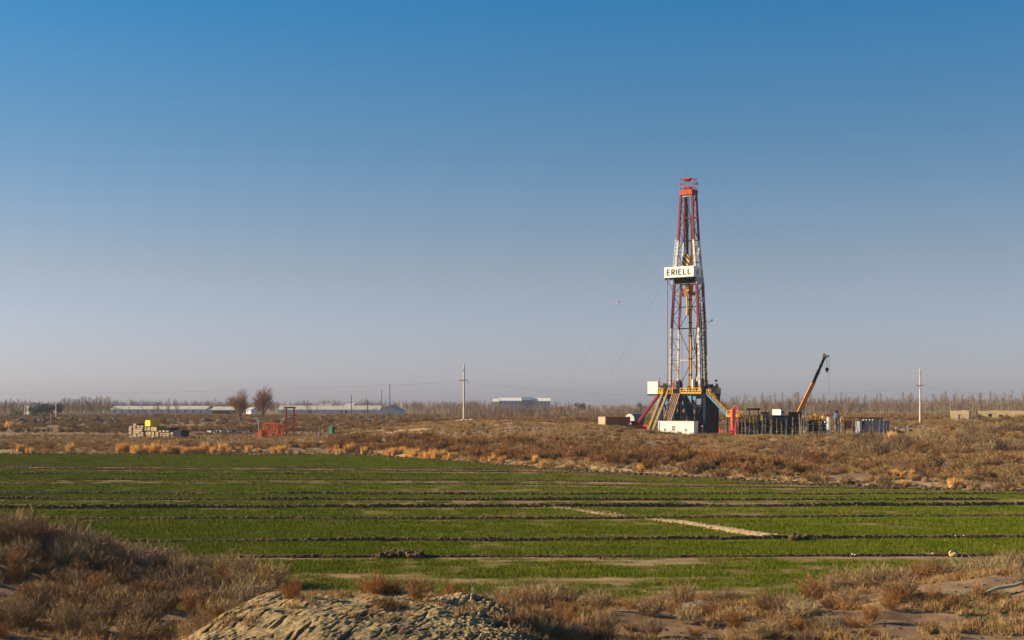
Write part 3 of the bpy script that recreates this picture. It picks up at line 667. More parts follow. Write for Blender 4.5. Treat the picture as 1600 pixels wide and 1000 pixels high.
# brush over the waste ground farther back
wx_ = NR.uniform(-330, 330, 30000); wy_ = NR.uniform(352, 760, 30000); uw = wx_/wy_
ok = (np.abs(uw) < .42) & (fbm(wx_/14, wy_/16, 111, 3) > .47) & ~((np.abs(uw-.2) < .09) & (wy_ < 370)) & (NR.random(30000) < .5)
wx_, wy_ = wx_[ok], wy_[ok]; n = len(wx_); ar = np.stack([wx_, wy_, gz(wx_, wy_)-.04, NR.uniform(0, 6.28, n), NR.uniform(.6, 1.5, n), wx_*0], 1); k = n*3//5
scatter('waste_brush', 'bank', P_['bank'], ar[:k], 'brown scrub scattered over the waste ground before the far trees', 'brush')
scatter('waste_rust_brush', 'rustbank', P_['rustbank'], ar[k:], 'rust-coloured scrub scattered over the waste ground before the far trees', 'brush')
cx_ = NR.uniform(-115, 125, 60000); cy_ = NR.uniform(128, 330, 60000)
ok = (cy_ > y_edge(cx_)+.5) & (np.abs(cx_/cy_) < .4) & (fbm(cx_/6, cy_/6, 108, 3) > .40) & ~((cx_/cy_ < -.13) & (cy_ > 248) & (NR.random(60000) < .55))
cx_, cy_ = cx_[ok], cy_[ok]; n = len(cx_)
scatter('bank_grass', 'straw', P_['straw'], np.stack([cx_, cy_, gz(cx_, cy_), NR.uniform(0, 6.28, n), NR.uniform(.8, 2.0, n), cx_*0], 1), 'dry grass between the brush on the far bank', 'grass')
GT = ('{s} golden grass tuft on the far left field edge, below the {l}', 'golden tufts along the far left field edge')
for px in [40, 46, 30, 52, 70, 112] + list(np.linspace(182, 322, 34)) + [334, 348, 358, 372, 388, 402, 428, 440, 452]:
    px += R.uniform(-3, 3); Y = float(y_edge(wx(px, 223)))+R.uniform(1.5, 5); plant('golden', wx(px, Y), Y, R.uniform(.8, 1.9), *GT, cat='grass tuft')
GC = ('{s} golden grass tuft at the field edge, below the {l}', 'golden tufts along the field edge left of centre')
for px in list(np.linspace(515, 545, 6)) + [566, 570] + list(np.linspace(600, 712, 30)) + [755, 764, 776, 785, 812, 836, 850]:
    px += R.uniform(-3, 3); x = wx(px, 200)
    for _ in range(5): Y = float(y_edge(x))+3; x = wx(px, Y)
    Y += R.uniform(-1, 3); plant('golden', x, Y, R.uniform(.7, 1.5), *GC, cat='grass tuft')
GR = ('{s} golden grass tuft at the foot of the right bank, below the {l}', 'golden tufts at the foot of the right bank')
for px, dy in ((1002, 4), (1000, 5), (1370, 3), (1395, 9), (1402, 10), (1410, 9), (1418, 11), (1425, 8), (1386, 9), (1412, 2), (1420, 2.5)):
    x = wx(px, 140)
    for _ in range(5): Y = float(y_edge(x))+dy; x = wx(px, Y)
    plant('golden', x, Y, R.uniform(.6, 1.0), *GR, cat='grass tuft')
for px, dy, s, lb in ((1488, 2.2, 1.2, 'bright golden bush at the right field edge, larger than the grasses around it'), (1499, 2.6, .95, 'golden tuft beside the bright golden bush at the right field edge')):
    x = wx(px, 132)
    for _ in range(5): Y = float(y_edge(x))+dy; x = wx(px, Y)
    plant('golden', x, Y, s, lb, 'bright golden plants at the right field edge', cat='grass tuft')
x, y, z = on(1394, 245); me = tuft_mesh('golden_bush', 77, 2.0, 1.5, 420, M['golden'], .05, .35)
put('golden_bush', me, None, (x, y, z-.03), label='upright ochre bush standing below the blue container on the right bank', category='bush')
# big rust shrubs that read singly on the centre bank
BK = ('{s} rust-brown shrub {d} the dune slope, below the {l}', 'big rust-brown shrubs on the dune slope')
for _ in range(62):
    px = R.uniform(620, 1130); x = wx(px, 200); dy = R.uniform(7, 48)
    for _k in range(5): Y = float(y_edge(x))+dy; x = wx(px, Y)
    plant('rustbank', x, Y, R.uniform(.8, 1.9), *BK)

FS = ('{s} brown shrub in the fringe of scrub before the rig, below the {l}', 'shrubs in the fringe before the rig')
for _ in range(46):
    px, Y = R.uniform(930, 1130), R.uniform(258, 277); plant('bank' if R.random() < .6 else 'rustbank', wx(px, Y), Y, R.uniform(.5, 1.1), *FS)
DG = ('{s} dark grey shrub on the right bank, below the {l}', 'dark grey shrubs of the right bank')
for px, Y in ((1478, 178), (1490, 182), (1502, 176), (1514, 184), (1527, 180), (1538, 175), (1550, 183), (1563, 178), (1577, 180), (1592, 176), (1606, 180), (1440, 215), (1452, 210), (1500, 225), (1520, 230), (1545, 222), (1580, 228), (1410, 200), (1345, 178), (1330, 190), (1372, 172), (1360, 205), (1300, 210), (1246, 170), (1225, 185)):
    plant('shrub', wx(px, Y), Y, R.uniform(1.5, 2.3), *DG)
# ------------------------------------------------------------------ the drilling rig
RX, RY = wx(1076, 300), 300.0; RZ = g1(RX, RY)-.05; TH = math.radians(-35)
rig = empty('drilling_rig', (RX, RY, RZ), TH, **tag('tall red and white drilling rig with a lettered white board on its mast', 'drilling rig'))
def zz(w): return w-RZ                       # world height to rig height
def yz(py): return HC-(py-HY)*300/F-RZ       # photo row to rig height
LV = [zz(11.0), zz(24.2), zz(34.0), zz(42.9), zz(52.6)]
HW, HD = [3.5, 3.2, 2.62, 1.82, 1.33], [1.65, 1.58, 1.45, 1.2, .95]
def leg_p(sx_, sy_, z): return Vector((sx_*float(np.interp(z, LV, HW)), sy_*float(np.interp(z, LV, HD)), z))
FL = zz(10.3)                                # drill floor
mast = obj('mast', MB().b2(-3.9, 3.9, -2.0, -1.3, FL+.02, FL+.5).b2(-3.9, 3.9, 1.3, 2.0, FL+.02, FL+.5), M['steel'], rig)
bands = [(FL+.5, zz(24.2), 'mast_white'), (zz(24.2), zz(33.6), 'red'), (zz(33.6), zz(42.9), 'mast_white'), (zz(42.9), zz(52.6), 'red')]
for z0, z1, mk in bands:
    for sx_ in (-1, 1):
        for sy_ in (-1, 1):
            obj('leg', MB().bar(leg_p(sx_, sy_, z0), leg_p(sx_, sy_, z1), .46 if sy_ < 0 else .36), M[mk], mast)
    nb = max(2, round((z1-z0)/2.4)); zs = np.linspace(z0, z1, nb+1)
    for i in range(nb):
        a, b_ = float(zs[i]), float(zs[i+1])
        for sx_ in (-1, 1):
            obj('girt', MB().bar(leg_p(sx_, -1, a), leg_p(sx_, 1, a), .09), M['steel'] if i % 2 else M[mk], mast)
            s = 1 if i % 2 else -1
            obj('brace', MB().bar(leg_p(sx_, -s, a), leg_p(sx_, s, b_), .10), M['steel'] if sx_ < 0 and z0 > 20 else M[mk], mast)
    # rear face, its shade put into the colour as dark steel
    obj('girt', MB().bar(leg_p(-1, 1, z0+.1), leg_p(1, 1, z0+.1), .22), M['steel'], mast)
    zm = (z0+z1)/2
    obj('girt', MB().bar(leg_p(-1, 1, zm), leg_p(1, 1, zm), .18), M['mast_white'] if mk == 'mast_white' and z0 < 20 else M['steel'], mast)
    for s in (-1, 1):
        obj('brace', MB().bar(leg_p(s, 1, z0+.1), leg_p(0, 1, zm).lerp(leg_p(-s, 1, zm), .0), .10), M['steel'], mast)
        obj('brace', MB().bar(leg_p(0, 1, zm), leg_p(s, 1, z1), .10), M['steel'], mast)
z47 = zz(47.6); obj('girt', MB().bar(leg_p(-1, -1, z47), leg_p(1, -1, z47), .16), M['red'], mast)
for z in (zz(52.3), zz(33.8)): obj('girt', MB().bar(leg_p(-1, -1, z), leg_p(1, -1, z), .2), M['mast_white'], mast)
# white bent gussets on the right side panel
for z in (zz(40.5), zz(29.5)):
    a = leg_p(1, -.6, z+1.2); b_ = leg_p(1, .75, z+1.2); c = leg_p(1, -.25, z-.9)
    obj('gusset', MB().bar(a+Vector((.22, 0, 0)), b_+Vector((.22, 0, 0)), .2).bar(b_+Vector((.22, 0, 0)), c+Vector((.25, 0, 0)), .2), M['white'], mast)
# ladder up the left front leg, ladder at the right rear
for (sx_, sy_, off, z0, z1, mk) in ((-1, -1, (-.35, -.1, 0), zz(34), zz(43.2), 'white'), (1, .8, (.12, .1, 0), FL+1, zz(34), 'mast_white'), (1, .1, (.1, 0, 0), FL+1, zz(33), 'steel')):
    b = MB(); o_ = Vector(off); z = z0
    while z < z1:
        p = leg_p(sx_, sy_, z)+o_; b.bar(p+Vector((-.3, 0, 0)), p+Vector((.3, 0, 0)), .09); z += .75
    b.bar(leg_p(sx_, sy_, z0)+o_+Vector((.3, 0, 0)), leg_p(sx_, sy_, z1)+o_+Vector((.3, 0, 0)), .07)
    b.bar(leg_p(sx_, sy_, z0)+o_-Vector((.3, 0, 0)), leg_p(sx_, sy_, z1)+o_-Vector((.3, 0, 0)), .07)
    obj('ladder', b, M[mk], mast)
# pipes and cables running inside the right panel
for k, (tx, r, mk) in enumerate(((-.7, .1, 'steel'), (-.1, .14, 'steel'), (.45, .09, 'mast_white'), (.8, .12, 'steel'))):
    pts = [leg_p(1, tx, z)+Vector((.05*(-1)**k, 0, 0)) for z in np.linspace(FL+.6, zz(33.5-4*(k % 2)), 6)]
    obj('standpipe', MB().path(pts, r), M[mk], mast)
# crown
ct = zz(52.6)
crown = obj('crown_block', MB().b2(-1.55, 1.55, -1.2, 1.2, ct, ct+.25).b2(-1.5, 1.45, -1.3, -1.18, ct-.05, ct+1.0), M['crown_red'], rig)
obj('side_plate', MB().b2(1.45, 1.56, -1.15, 1.15, ct+.26, ct+1.05), M['red'], crown)
sh = MB()
for k in range(5): sh.tube((-.7+.32*k, -.2, ct+1.05), (-.53+.32*k, -.2, ct+1.05), .78, n=14)
obj('sheave', sh, M['crown_red'], crown)
rl = MB(); rt = ct+3.35
for (x, y) in ((-1.5, -1.15), (1.5, -1.15), (1.5, 1.15), (-1.5, 1.15)): rl.bar((x, y, ct+.2), (x, y, rt), .11)
for x in (-.45, .4): rl.bar((x, -1.15, ct+1), (x, -1.15, rt), .06)
obj('railing_post', rl, M['crown_red'], crown)
for zr in (ct+1.4, ct+2.4, rt):
    obj('railing', MB().bar((-1.5, -1.15, zr), (1.5, -1.15, zr), .07).bar((1.5, -1.15, zr), (1.5, 1.15, zr), .07).bar((1.5, 1.15, zr), (-1.5, 1.15, zr), .07).bar((-1.5, 1.15, zr), (-1.5, -1.15, zr), .07), M['red'], crown)
obj('brace', MB().bar((1.5, -1.15, ct+1.4), (1.5, 1.15, ct+2.4), .06).bar((1.5, 1.15, ct+2.4), (1.5, -1.15, rt), .06), M['red'], crown)
obj('beacon_plate', MB().b2(-.9, .75, -1.0, .4, rt-.1, rt+.22).b2(-.35, .45, -.6, .1, rt-.5, rt-.1), M['crown_red'], crown)
obj('antenna', MB().tube((-.5, 0, rt), (-1.0, .3, rt+2.2), .035, .02, 5), M['cable'], crown)
# racking board with the lettered wind walls
sg0, sg1 = zz(34.95), zz(37.2)
board = obj('racking_board', MB().b2(-4.2, 2.62, -2.78, .4, sg0-.15, sg0-.02), M['steel'], rig)
sign = obj('sign_board', MB().b2(-4.3, 2.72, -2.92, -2.82, sg0, sg1), M['cabin_white'], board)
obj('side_board', MB().b2(2.62, 2.72, -2.815, .42, sg0, sg1), M['cabin_white'], board)
obj('lower_wind_wall', MB().b2(2.75, 2.85, -1.3, 1.5, zz(33.5), sg0-.03), M['grey'], board)
obj('under_shade_panel', MB().b2(-2.5, 2.45, -1.8, -1.68, zz(33.75), sg0-.18).b2(-3.3, 2.4, .9, 1.05, zz(33.9), sg0-.16), M['black'], board)  # black panels put in for the shaded space below the board
for k in range(7): obj('bracket', MB().b2(-4.1+k*1.05, -4.02+k*1.05, -2.9, -2.4, sg0-.5, sg0-.16), M['steel'], board)
def stroke_text(b, text, x0, z0, h, w, gap, t, y, dy=.03):
    G = {'E': [((0, 0), (0, 1)), ((0, 1), (1, 1)), ((0, .52), (.85, .52)), ((0, 0), (1, 0))], 'L': [((0, 0), (0, 1)), ((0, 0), (1, 0))], 'I': [((0, 0), (0, 1))],
         'R': [((0, 0), (0, 1)), ((0, 1), (.75, 1)), ((.75, 1), (1, .87)), ((1, .87), (1, .64)), ((1, .64), (.75, .5)), ((.75, .5), (0, .5)), ((.45, .5), (1, 0))]}
    x = x0
    for k, ch in enumerate(text):
        ww = 0 if ch == 'I' else w
        for j, (p, q) in enumerate(G[ch]):
            yy = y-.004*j; b.bar((x+p[0]*ww, yy, z0+p[1]*h), (x+q[0]*ww, yy, z0+q[1]*h), dy if abs(p[0]-q[0]) < .01 and False else t, t)
        x += ww+gap
    return x
b = MB(); stroke_text(b, 'ERIELL', -3.62, sg0+.58, 1.10, .60, .52, .14, -2.92)
obj('lettering', b, M['ink'], sign)
b = MB(); zc = sg0+.7
b.bar((2.73, -1.5, zc), (2.73, -1.2, zc+.95), .05, .14).bar((2.735, -.9, zc), (2.735, -1.2, zc+.95), .05, .14).bar((2.74, -1.4, zc+.35), (2.74, -1.0, zc+.35), .05, .3).bar((2.745, -1.65, zc-.12), (2.745, -.75, zc-.12), .05, .12)
obj('emblem', b, M['ink'], board)
# hoisting gear
tb = MB(); zb0, zb1 = zz(37.4), zz(40.0)
n = 10
for i in range(n):
    a0, a1 = -1+2*i/n, -1+2*(i+1)/n; w0, w1 = .78*math.sqrt(max(0, 1-a0*a0))+.12, .78*math.sqrt(max(0, 1-a1*a1))+.12; zc0, zc1 = (zb0+zb1)/2+a0*1.3, (zb0+zb1)/2+a1*1.3
    for y0, y1 in ((-.35, .35),):
        tb.add([(-w0, y0, zc0), (w0, y0, zc0), (w0, y1, zc0), (-w0, y1, zc0), (-w1, y0, zc1), (w1, y0, zc1), (w1, y1, zc1), (-w1, y1, zc1)],
               [(0, 1, 5, 4), (1, 2, 6, 5), (2, 3, 7, 6), (3, 0, 4, 7)]+([(0, 3, 2, 1)] if i == 0 else [])+([(4, 5, 6, 7)] if i == n-1 else []))
M['stripe'] = mat('yellow_black_stripes', (.8, .5, .12), (.8, .5, .12)); 
_n, _l = M['stripe'].node_tree.nodes, M['stripe'].node_tree.links
_w = _n.new('ShaderNodeTexWave'); _w.bands_direction = 'DIAGONAL'; _w.inputs['Scale'].default_value = .55; _t = _n.new('ShaderNodeTexCoord'); _l.new(_t.outputs['Object'], _w.inputs['Vector'])
_r = ramp_node(_n, [(.48, (.03, .025, .02)), (.52, (.62, .40, .14))]); _l.new(_w.outputs['Fac'], _r.inputs[0]); _l.new(_r.outputs[0], _n['Principled BSDF'].inputs['Base Color'])
tblock = obj('travelling_block', tb, M['stripe'], rig, (-.35, -.3, 0))
lines = MB()
for k in range(8):
    x = -.7+.2*k; lines.tube((x*.8-.2, -.3, ct), (x*.6-.35, -.3, zb1-.3), .035, n=4, caps=False)
lines.bar((-.85, .5, ct-.3), (-.6, .7, zz(38)), .42, .3)
obj('drill_line', lines, M['steel'], rig)
td = MB().b2(-.7, .5, -.9, .4, zz(31.7), zz(32.5)).b2(-.35, .2, -.8, .2, zz(32.5), zz(34.0)).tube((-.9, -.6, zz(32.2)), (-1.5, -.8, zz(32.6)), .28).tube((.6, .2, zz(31.2)), (.7, .2, zz(33.6)), .3).tube((-.1, -.2, zz(34.2)), (-.1, -.2, zz(37.4)), .18)
topd = obj('top_drive', td, M['pipe_yellow'], rig)
obj('drive_motor', MB().b2(.5, 1.3, -.5, .6, zz(31.2), zz(32.0)).b2(-1.3, -.7, -.6, .3, zz(31.0), zz(31.9)).b2(-.6, .4, -1.1, -.91, zz(30.9), zz(32.2)).tube((-1.0, -.9, zz(32.3)), (.8, -.9, zz(33.0)), .12), M['brown'], topd)
obj('elevator_link', MB().tube((-.15, -.4, zz(31.6)), (-.05, -.4, zz(27.6)), .2, .17).tube((-.05, -.4, zz(27.9)), (-.05, -.4, zz(27.0)), .32), M['yellow'], topd)
gx0 = .35
obj('torque_guide', MB().bar((gx0, .15, FL+.2), (gx0, .15, zz(33.4)), .52), M['pipe_yellow'], rig)
obj('torque_guide', MB().bar((gx0+.2, .35, zz(37.3)), (gx0+.2, .35, zz(47.8)), .34), M['pipe_yellow'], rig)
for z in (17.6, 28.0, 22.5, 14.2, 25.3, 30.2): obj('guide_clamp', MB().b2(gx0-.32, gx0+.32, -.2, .5, zz(z), zz(z)+.22), M['steel'], rig)
hose = []
for k in range(15):
    t = k/14; hose.append((.2+1.9*t, -.2, zz(27.5)-13.0*math.sin(math.pi*t*.92)*(.62)))
obj('mud_hose', MB().path(hose, .085), M['black'], rig)
obj('mud_hose', MB().path([(1.0+1.6*t, .2, zz(24.0)-5.2*math.sin(math.pi*t)) for t in np.linspace(0, 1, 12)], .08), M['black'], rig)
obj('mud_hose', MB().path([(2.35, -.9, zz(21)), (2.4, -.9, zz(15)), (2.2, -.9, zz(13.6)), (1.7, -.9, zz(12.4)), (1.6, -.9, FL+.3)], .16), M['black'], rig)
obj('escape_line', MB().tube((-3.9, -2.2, sg0-.16), (-3.9, -2.2, FL+.3), .07, n=5), M['red'], rig)
obj('escape_line', MB().tube((-4.0, -2.4, sg0-.16), (-2.75, -1.5, zz(32)), .05, n=4), M['steel'], rig)
obj('hoist_cable', MB().tube((-2.0, .4, zz(33.5)), (-1.6, .2, FL+.4), .045, n=4), M['cable'], rig)
obj('lamp_bracket', MB().bar(leg_p(1, 1, zz(25.6)), leg_p(1, 1, zz(25.6))+Vector((1.3, .3, .1)), .09).bar(leg_p(1, 1, zz(24.6)), leg_p(1, 1, zz(25.6))+Vector((1.2, .3, .1)), .07).box(4.55, 1.9, zz(25.9), .3, .3, .3), M['grey'], mast)
# drill floor
fx0, fx1, fy0, fy1 = -5.55, 5.95, -3.5, 3.2
floor_ = obj('drill_floor', MB().b2(fx0, fx1, fy0, fy1, FL-.45, FL), M['steel'], rig)
def railing(p, q, z, n, m, parent, h=1.15, kick=True):
    p, q = Vector(p), Vector(q); b = MB()
    for i in range(n+1):
        c = p.lerp(q, i/n); b.bar((c.x, c.y, z), (c.x, c.y, z+h), .13)
    for zr in (h*.52, h): b.bar((p.x, p.y, z+zr), (q.x, q.y, z+zr), .12)
    if kick: b.bar((p.x, p.y, z+.14), (q.x, q.y, z+.14), .06, .34)
    obj('railing', b, m, parent)
yr = fy0+.02
railing((fx0+.1, yr, 0), (-4.2, yr, 0), FL, 3, M['yellow'], floor_)
railing((-3.1, yr, 0), (-2.0, yr, 0), FL, 2, M['yellow'], floor_)
railing((-.15, yr, 0), (fx1-1.2, yr, 0), FL, 7, M['yellow'], floor_)
railing((fx1-.04, fy0+1.2, 0), (fx1-.04, fy1, 0), FL, 5, M['tan'], floor_)
railing((fx0+.05, fy0, 0), (fx0+.05, fy1, 0), FL, 5, M['yellow'], floor_)
for args in (((-4.9, -1.7, FL+.9), (1.3, 1.2, 1.8), 'tan'), ((-3.0, .6, FL+1.2), (1.8, 1.4, 2.4), 'brown'), ((-1.2, -2.0, FL+1.3), (.9, .9, 2.6), 'blue_steel'), ((1.2, 1.0, FL+1.1), (1.3, 1.6, 2.2), 'steel'), ((2.6, 2.0, FL+1.4), (1.2, 1.2, 2.8), 'tan'), ((4.3, 1.4, FL+.8), (1.6, 2.4, 1.6), 'blue_steel'), ((5.2, 2.6, FL+.9), (.9, .8, 1.5), 'tan')):
    c, s, mk = args; obj('floor_machine', MB().box(*c, *s).box(c[0]+.2, c[1]-.1, c[2]+s[2]/2+.2, s[0]*.5, s[1]*.5, .38), M[mk], floor_)
obj('mud_bucket', MB().tube((1.9, -1.6, FL), (1.9, -1.6, FL+3.0), .3, n=10).b2(1.4, 2.0, .2, .8, zz(13.2), zz(13.9)), M['white'], floor_)
obj('rotary_table', MB().tube((0, -.2, FL), (0, -.2, FL+.5), .9, n=14).tube((.1, -.2, FL+.5), (.1, -.2, FL+1.6), .5, n=10), M['brown'], floor_)
obj('lamp_post', MB().tube((fx1-.3, fy1-1.3, FL), (fx1-.3, fy1-1.3, FL+2.6), .06, n=5).box(fx1-.4, fy1-1.4, FL+2.75, .5, .4, .35), M['steel'], floor_)
obj('end_box', MB().b2(fx1-.1, fx1+.1, 1.2, 3.1, FL+.1, FL+1.2), M['tan'], floor_)
obj('wind_shield', MB().b2(2.7, 5.7, 2.9, 3.05, FL-3.2, FL-.46), M['black'], floor_)
obj('wind_shield', MB().add([(5.85, 1.2, FL-.46), (5.85, 3.15, FL-.46), (5.85, 3.15, FL-1.6), (5.85, 1.2, FL-4.2), (5.7, 1.2, FL-.46), (5.7, 3.15, FL-.46), (5.7, 3.15, FL-1.6), (5.7, 1.2, FL-4.2)], [(0, 1, 2, 3), (7, 6, 5, 4), (0, 4, 5, 1), (2, 6, 7, 3), (1, 5, 6, 2), (0, 3, 7, 4)]), M['black'], floor_)
# substructure
sub = obj('substructure', MB().b2(-5.4, 5.8, -3.3, -2.5, 0, .7).b2(-5.4, 5.8, 2.3, 3.1, 0, .7), M['blue_steel'], rig)
for x in (-5.0, -1.9, 2.3, 5.3):
    for y in (-3.0, 2.7): obj('column', MB().bar((x, y, .7), (x+(.0 if x < 5 else .1), y, FL-.46), .6, .5), M['blue_steel'], sub)
for y in (-3.0, 2.7):
    for x0, x1 in ((-5.0, -1.9), (2.3, 5.3)):
        obj('brace', MB().bar((x0, y-.05, .8), (x1, y-.05, FL-.7), .28), M['blue_steel'], sub); obj('brace', MB().bar((x1, y+.06, .8), (x0, y+.06, FL-.7), .28), M['blue_steel'], sub)
obj('raising_arm', MB().bar((.5, -3.15, FL-.5), (3.2, -3.15, .8), .9, .7), M['blue_steel'], sub)
obj('cross_beam', MB().b2(-5.3, 5.7, -3.2, -2.9, FL-1.1, FL-.47), M['blue_steel'], sub)
obj('equipment_box', MB().b2(2.6, 5.2, -2.2, 2.2, .3, 3.4).b2(3.2, 4.6, -1.8, 1.6, 3.4, 4.8), M['navy'], sub)
obj('equipment_box', MB().b2(-4.6, -2.2, -1.0, 2.0, .3, 3.0), M['blue_steel'], sub)
for k in range(22):
    x = -5.0+10.4*(k+R.random())/22; y = R.uniform(-1.5, 2.6); obj('standing_pipe', MB().tube((x, y, 0), (x+R.uniform(-.3, .3), y, FL-.5), R.uniform(.10, .26), n=6), M[R.choice(['steel', 'blue_steel', 'black', 'navy', 'navy'])], sub)
for z in (1.9, 3.6, 5.4): obj('cross_beam', MB().b2(-5.2, 5.4, 2.1, 2.3, z, z+.5).b2(-5.2, 5.4, -1.2, -1.05, z+.6, z+.85), M['blue_steel'], sub)
obj('equipment_box', MB().b2(-4.8, -1.6, 1.2, 2.0, .2, 4.6).b2(1.2, 5.3, 1.0, 1.9, .2, 5.6).b2(-1.2, .9, 1.6, 2.0, .2, 3.0), M['black'], sub)
obj('blowout_preventer', MB().tube((.1, -.2, 0), (.1, -.2, 1.2), .8, n=12).tube((.1, -.2, 1.2), (.1, -.2, 2.1), .55, n=12).b2(-1.3, 1.5, -.7, .3, 1.4, 2.0).tube((.1, -.2, 2.1), (.1, -.2, 4.4), .75, n=12).tube((.1, -.2, 4.4), (.1, -.2, FL-.5), .35, n=10), M['tan'], sub)
obj('blue_plate', MB().add([(1.6, -3.62, FL-.5), (2.5, -3.62, FL-.5), (2.5, -3.62, FL-2.0), (1.6, -3.55, FL-.5), (2.5, -3.55, FL-.5), (2.5, -3.55, FL-2.0)], [(0, 2, 1), (3, 4, 5), (0, 1, 4, 3), (1, 2, 5, 4), (2, 0, 3, 5)]).b2(2.9, 3.6, -3.62, -3.55, FL-1.3, FL-.6), M['light_blue'], sub)
obj('blue_plate', MB().bar((-4.4, -3.4, FL-.6), (-2.4, -3.4, FL-2.4), .2).bar((-2.4, -3.45, FL-.6), (-2.9, -3.45, 1.0), .22), M['light_blue'], sub)
for k in range(16):
    x, y = R.uniform(-2, 5.6), R.uniform(-4.2, -3.4); h = R.uniform(.5, 2.6)
    obj('valve_pipe', MB().tube((x, y, 0), (x, y, h), R.uniform(.08, .2), n=6).b2(x-.2, x+.2, y-.2, y+.2, h, h+.25), M[R.choice(['steel', 'navy', 'tan', 'brown', 'light_blue'])], sub)
# slide, stairs and ramp
obj('slide_beam', MB().bar((-5.6, -3.1, FL-.35), (-12.6, -3.1, .1), .7, .5), M['red'], rig)
def stair(name, p, q, w, axis, treads, rail_col, str_col):
    p, q = Vector(p), Vector(q); s = Vector((w/2, 0, 0)) if axis == 'x' else Vector((0, w/2, 0))
    st = obj(name, MB().bar(p-s, q-s, .12, .34).bar(p+s, q+s, .12, .34), str_col, rig)
    for i in range(treads):
        c = p.lerp(q, (i+.5)/treads); obj('tread', MB().box(c.x, c.y, c.z, w if axis == 'x' else .28, .28 if axis == 'x' else w, .05), M['steel'], st)
    for sg in (-1, 1):
        b = MB(); a_, e2 = p+s*sg, q+s*sg; up = Vector((0, 0, 1.0)); b.bar(a_+up, e2+up, .11, .11).bar(a_+up*.55, e2+up*.55, .07, .07)
        for i in range(7): c = a_.lerp(e2, i/6); b.bar(c, c+up, .08)
        obj('handrail', b, rail_col, st)
stair('front_stair', (-3.65, -3.6, FL-.1), (-3.65, -10.2, .2), 1.15, 'x', 26, M['yellow'], M['light_blue'])
stair('side_stair', (6.0, -2.9, FL-.1), (10.7, -2.9, 4.0), 1.0, 'y', 22, M['yellow'], M['light_blue'])
lz = 4.0
land = obj('stair_landing', MB().b2(10.6, 13.6, -3.6, -1.9, lz-.22, lz-.04), M['yellow'], rig)
for x in (10.8, 13.4):
    for y in (-3.45, -2.05): obj('leg', MB().bar((x, y, -.2), (x, y, lz-.23), .16), M['blue_steel'], land)
obj('brace', MB().bar((10.8, -3.5, .2), (13.4, -3.5, lz-.3), .12), M['light_blue'], land)
railing((10.7, -3.55, 0), (13.5, -3.55, 0), lz-.03, 3, M['yellow'], land, 1.1)
railing((13.52, -3.5, 0), (13.52, -2.0, 0), lz-.03, 2, M['yellow'], land, 1.1)
ramp = obj('pipe_ramp', MB().add([(-1.95, -3.55, FL), (-.25, -3.55, FL), (-.25, -9.2, .25), (-1.95, -9.2, .25), (-1.95, -3.55, FL-.3), (-.25, -3.55, FL-.3), (-.25, -9.2, -.05), (-1.95, -9.2, -.05)], [(0, 3, 2, 1), (4, 5, 6, 7), (0, 1, 5, 4), (2, 3, 7, 6), (1, 2, 6, 5), (0, 4, 7, 3)]), M['brown'], rig)
for x in (-1.95, -1.53, -1.1, -.67, -.25): obj('ramp_rail', MB().bar((x, -3.55, FL+.06), (x, -9.2, .31), .17 if abs(x+1.1) > .8 else .08, .18), M['tan'], ramp)
dh = obj('doghouse', MB().b2(-8.15, -5.62, -3.3, -2.3, FL-.05, FL+2.55), M['cabin_white'], rig)
obj('roof', MB().b2(-8.2, -5.58, -3.34, -2.26, FL+2.55, FL+2.65), M['white'], dh)
obj('floor_frame', MB().b2(-8.2, -5.6, -3.32, -2.3, FL-.35, FL-.05), M['steel'], dh)
obj('aerial', MB().tube((-6.1, -2.0, FL+2.65), (-5.9, -2.0, FL+3.5), .05, n=4), M['steel'], dh)

def rig_pt(x, y, z): return Matrix.Rotation(TH, 3, 'Z') @ Vector((x, y, z))+Vector((RX, RY, RZ))
# guy wires, each a line of its own from the crown or board to an anchor in the dune
for (x, y, z), (px, Y), lb in (((-1.4, -1, ct), (846, 310), 'thin guy wire from the mast crown down to the left, carrying a marker'), ((-4.2, -2.7, sg0-.1), (905, 312), 'thin guy wire from the left end of the lettered board down to the dune'),
                             ((5.9, 3.2, FL+1), (1142, 318), 'thin guy wire from the drill floor railing down to the right')):
    a = rig_pt(x, y, z); e2 = Vector(on(px, Y)); pts = []
    for k in range(17): t = k/16; p = a.lerp(e2, t); p.z -= 1.4*math.sin(math.pi*t)*(a.z-e2.z)/50; pts.append(p-a)
    obj('guy_wire', MB().path(pts, .012, 4), M['cable'], None, a, **tag(lb, 'wire'))
    if z == ct: bp_ = pts[0].lerp(pts[-1], .0)+a; gl = [p+a for p in pts]
mp = min(gl, key=lambda p: abs((HY-(p.z-HC)*F/p.y)-469))
b = MB(); b.dome((0, 0, 0), .2, .2, 8, 3).tube((0, 0, -.12), (0, 0, 0), .12, .2, n=8).tube((-.3, 0, -.2), (.25, 0, .28), .05, n=6)
mkr = obj('marker_ball', b, M['red_bright'], None, mp, **tag('small red and white marker ball threaded on the guy wire left of the mast', 'marker'))
obj('white_band', MB().tube((-.2, -.1, -.22), (-.2, -.1, -.04), .13, n=8), M['white'], mkr)

